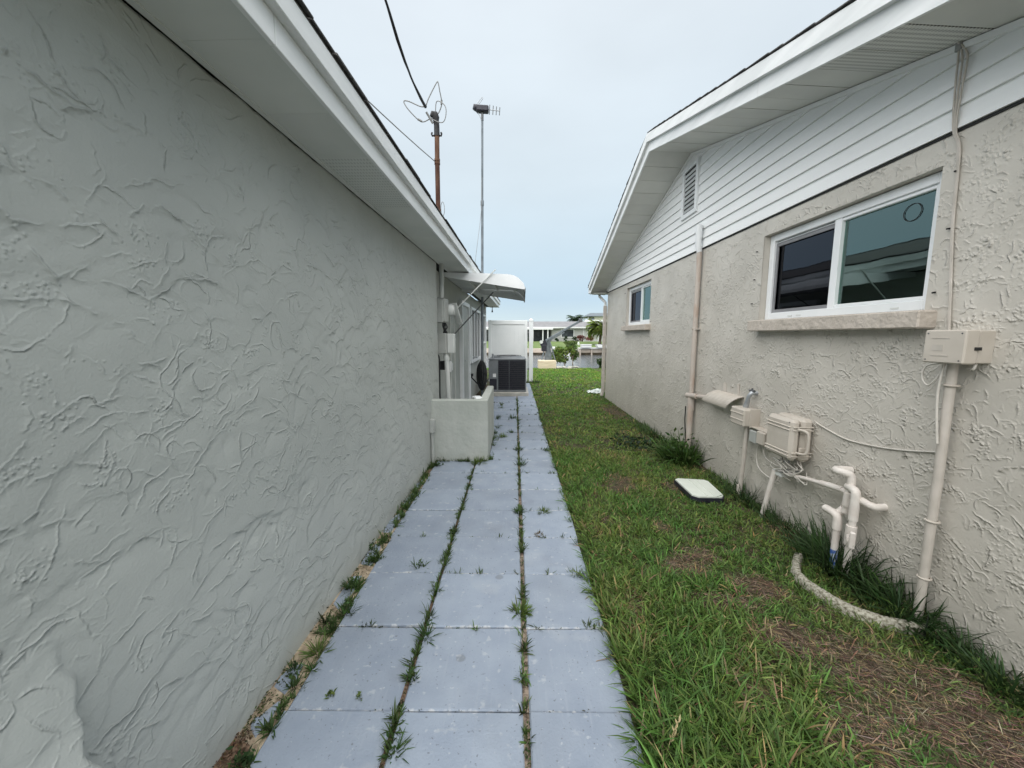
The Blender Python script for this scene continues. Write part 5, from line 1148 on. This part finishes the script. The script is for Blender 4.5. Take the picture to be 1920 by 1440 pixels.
# houses beyond
fh = thing('far_house', 'low grey ranch house with white trim across the canal', 'house', (8, 62, .62))
b = MB(); b.bx(5.6, 18, 60, 70, .5, 2.75); b.bx(-6, 5.6, 62.0, 70, .5, 2.75); b.build('wall', M_fargrey, fh)
b = MB(); b.prism([(-6.5, 59.3, 2.72), (18.5, 59.3, 2.72), (18.5, 65, 3.72), (-6.5, 65, 3.72)], (0, 0, .12)); b.prism([(-6.5, 65, 3.72), (18.5, 65, 3.72), (18.5, 71, 2.72), (-6.5, 71, 2.72)], (0, 0, .12)); b.build('roof', M_roofgrey, fh)
b = MB(); b.bx(-6.5, 12.0, 59.18, 59.29, 2.62, 2.82); b.build('fascia', M_farwhite, fh)
b = MB(); b.bx(-6, 5.7, 58.6, 59.17, 2.40, 2.62); b.build('porch_beam', M_farwhite, fh)
for x in (-4, -1.8, .6, 2.6, 4.1, 4.85): b = MB(); b.bx(x, x+.16, 58.8, 58.96, .6, 2.40); b.build('porch_post', M_farwhite, fh)
b = MB(); b.bx(-6, 5.5, 61.9, 61.99, .6, 2.5); b.build('porch_glass', M_farglass, fh)
def fwin(x0, x1, z0, z1, t=.12):
    b = MB(); b.bx(x0, x1, 59.93, 59.995, z0, z1); w = b.build('window', M_farglass, fh)
    for (a, c, d, e) in ((x0-t, x0, z0-t, z1+t), (x1, x1+t, z0-t, z1+t), (x0, x1, z1, z1+t), (x0, x1, z0-t, z0)):
        b = MB(); b.bx(a, c, 59.88, 59.99, d, e); b.build('window_frame', M_farwhite, w)
fwin(7.15, 8.95, 1.32, 2.42); fwin(11.15, 11.7, 1.45, 2.35); fwin(13.2, 14.6, 1.4, 2.3)
for x in (10.45, 12.7): b = MB(); b.bx(x, x+.16, 59.9, 59.995, .6, 2.62); b.build('trim_board', M_farwhite, fh)
th_ = thing('two_storey_house', 'taller house with a covered balcony rising behind the grey ranch house', 'house', (21, 104, .7))
b = MB(); b.bx(20.3, 27, 100, 110, .7, 6.4); b.build('wall', mat('far_cream', (.62, .60, .50), (.68, .66, .56), scale=.5, rough=.8, pos=True), th_)
b = MB(); b.prism([(18.2, 99, 6.3), (28, 99, 6.3), (26.5, 104, 7.3), (19.9, 104, 7.3)], (0, 0, .15)); b.prism([(18.2, 111, 6.3), (28, 111, 6.3), (26.5, 104, 7.3), (19.9, 104, 7.3)], (0, 0, .15)); b.prism([(18.2, 99, 6.3), (19.9, 104, 7.3), (18.2, 111, 6.3)], (0, 0, .15)); b.build('roof', M_davit, th_)
b = MB(); b.bx(18.5, 20.3, 100, 106, 4.5, 4.8); b.build('balcony', M_davit, th_)
b = MB(); b.bx(18.55, 18.75, 100, 100.2, 4.8, 6.3); b.bx(18.55, 18.75, 105, 105.2, 4.8, 6.3); b.build('balcony_post', M_farwhite, th_)
b = MB(); b.bx(20.25, 20.29, 101, 104, 4.9, 6.1); b.build('balcony_door', M_farglass, th_)
g2 = thing('white_roof_house', 'house with pale roof between the palm and the taller house', 'house', (17, 84, .7))
b = MB(); b.bx(14, 22, 82, 90, .7, 3.6); b.build('wall', M_farwhite, g2); b = MB(); b.prism([(13.5, 81.5, 3.6), (22.5, 81.5, 3.6), (20, 86, 4.8), (15.5, 86, 4.8)], (0, 0, .12)); b.build('roof', M_lightgrey, g2)
def palm(name, label, x, y, z0, h, R, n, seed, colr):
    t = thing(name, label, 'palm tree', (x, y, z0)); r = np.random.default_rng(seed); b = MB()
    b.tube([(x, y, z0), (x+.1, y, z0+h*.5), (x, y, z0+h)], [.2, .15, .13], 8); b.build('trunk', M_trunk, t)
    ps = []
    for i in range(n):
        az = r.uniform(0, 2*PI); el = r.uniform(-.5, 1.15); p = np.array([x, y, z0+h]); d = np.array([math.cos(az)*math.cos(el), math.sin(az)*math.cos(el), math.sin(el)]); m = 22; spine = []
        for k in range(m): spine.append(p.copy()); p = p+d*R/m*1.25; d = d+np.array([0, 0, -.075]); d /= np.linalg.norm(d)
        S = np.repeat(np.array(spine), 2, 0); sd_ = np.array([-math.sin(az), math.cos(az), 0]); sg = np.tile([1, -1], m)
        tt = np.repeat(np.arange(m)/m, 2); ll = R*.36*np.sin(np.clip(tt*.85+.15, 0, 1)*PI)**.7+.04
        hd = az+sg*(PI/2-.6); ps.append(blades(S, hd, ll, np.full(2*m, R*.085), np.full(2*m, 1.4), np.full(2*m, .8), shade(2*m, colr, .22, r)))
    V, Q, T, C_ = merge(ps); raw_mesh('crown', V, Q, T, M_leaf, C_, t, here=(x, y, z0)); return t
palm('palm_tree', 'dark green palm rising behind the roof of the grey ranch house', 11.4, 75, .7, 3.9, 1.55, 60, 41, (.055, .095, .045))
palm('palm_tree', 'bright green drooping palm in front of the ranch house by the wall corner', 10.85, 50, .35, 2.15, 1.6, 150, 42, (.20, .27, .06))
palm('palm_tree', 'distant palm top peeking over the left of the ranch house roof', 8.8, 110, .7, 3.9, 1.3, 18, 43, (.06, .085, .05))
bush('foundation_shrub', 'dark round shrub under the big window of the far house', 'shrub', (6.3, 58.6, .95), (.40, .3, .38), 220, .10, (.02, .042, .016), 51)
bush('foundation_shrub', 'dark pointed shrub right of the big far window', 'shrub', (7.6, 58.6, 1.02), (.32, .3, .48), 220, .10, (.02, .042, .016), 52)
bush('foundation_shrub', 'long dark shrub left of the red shrubs', 'shrub', (9.0, 58.6, 1.0), (.70, .3, .36), 300, .10, (.025, .045, .018), 53)
bush('red_shrub', 'reddish shrub in front of the far house', 'shrub', (9.75, 57.0, 1.1), (.75, .4, .5), 420, .10, (.16, .055, .05), 54)
bush('red_shrub', 'pinkish shrub beside the reddish one by the drooping palm', 'shrub', (10.55, 55.0, 1.05), (.65, .4, .55), 380, .10, (.30, .13, .11), 55)
bush('canal_shrub', 'green shrub standing on the far bank behind the white boat', 'shrub', (6.3, 44.2, .48), (1.1, .5, .50), 620, .12, (.075, .115, .03), 56)
bush('canal_shrub', 'small dark shrub on the far bank behind the boat lift winch', 'shrub', (1.6, 58.4, .9), (1.0, .4, .4), 300, .10, (.025, .045, .02), 57)
lo = thing('lawn_ornament', 'small white ornament on the far lawn', 'lawn ornament', (8.15, 50, .33))
b = MB(); b.tube([(8.15, 50, .3), (8.15, 50, .5), (8.15, 50, .62), (8.15, 50, .75)], [.12, .14, .10, .02], 10); b.build('body', M_farwhite, lo)
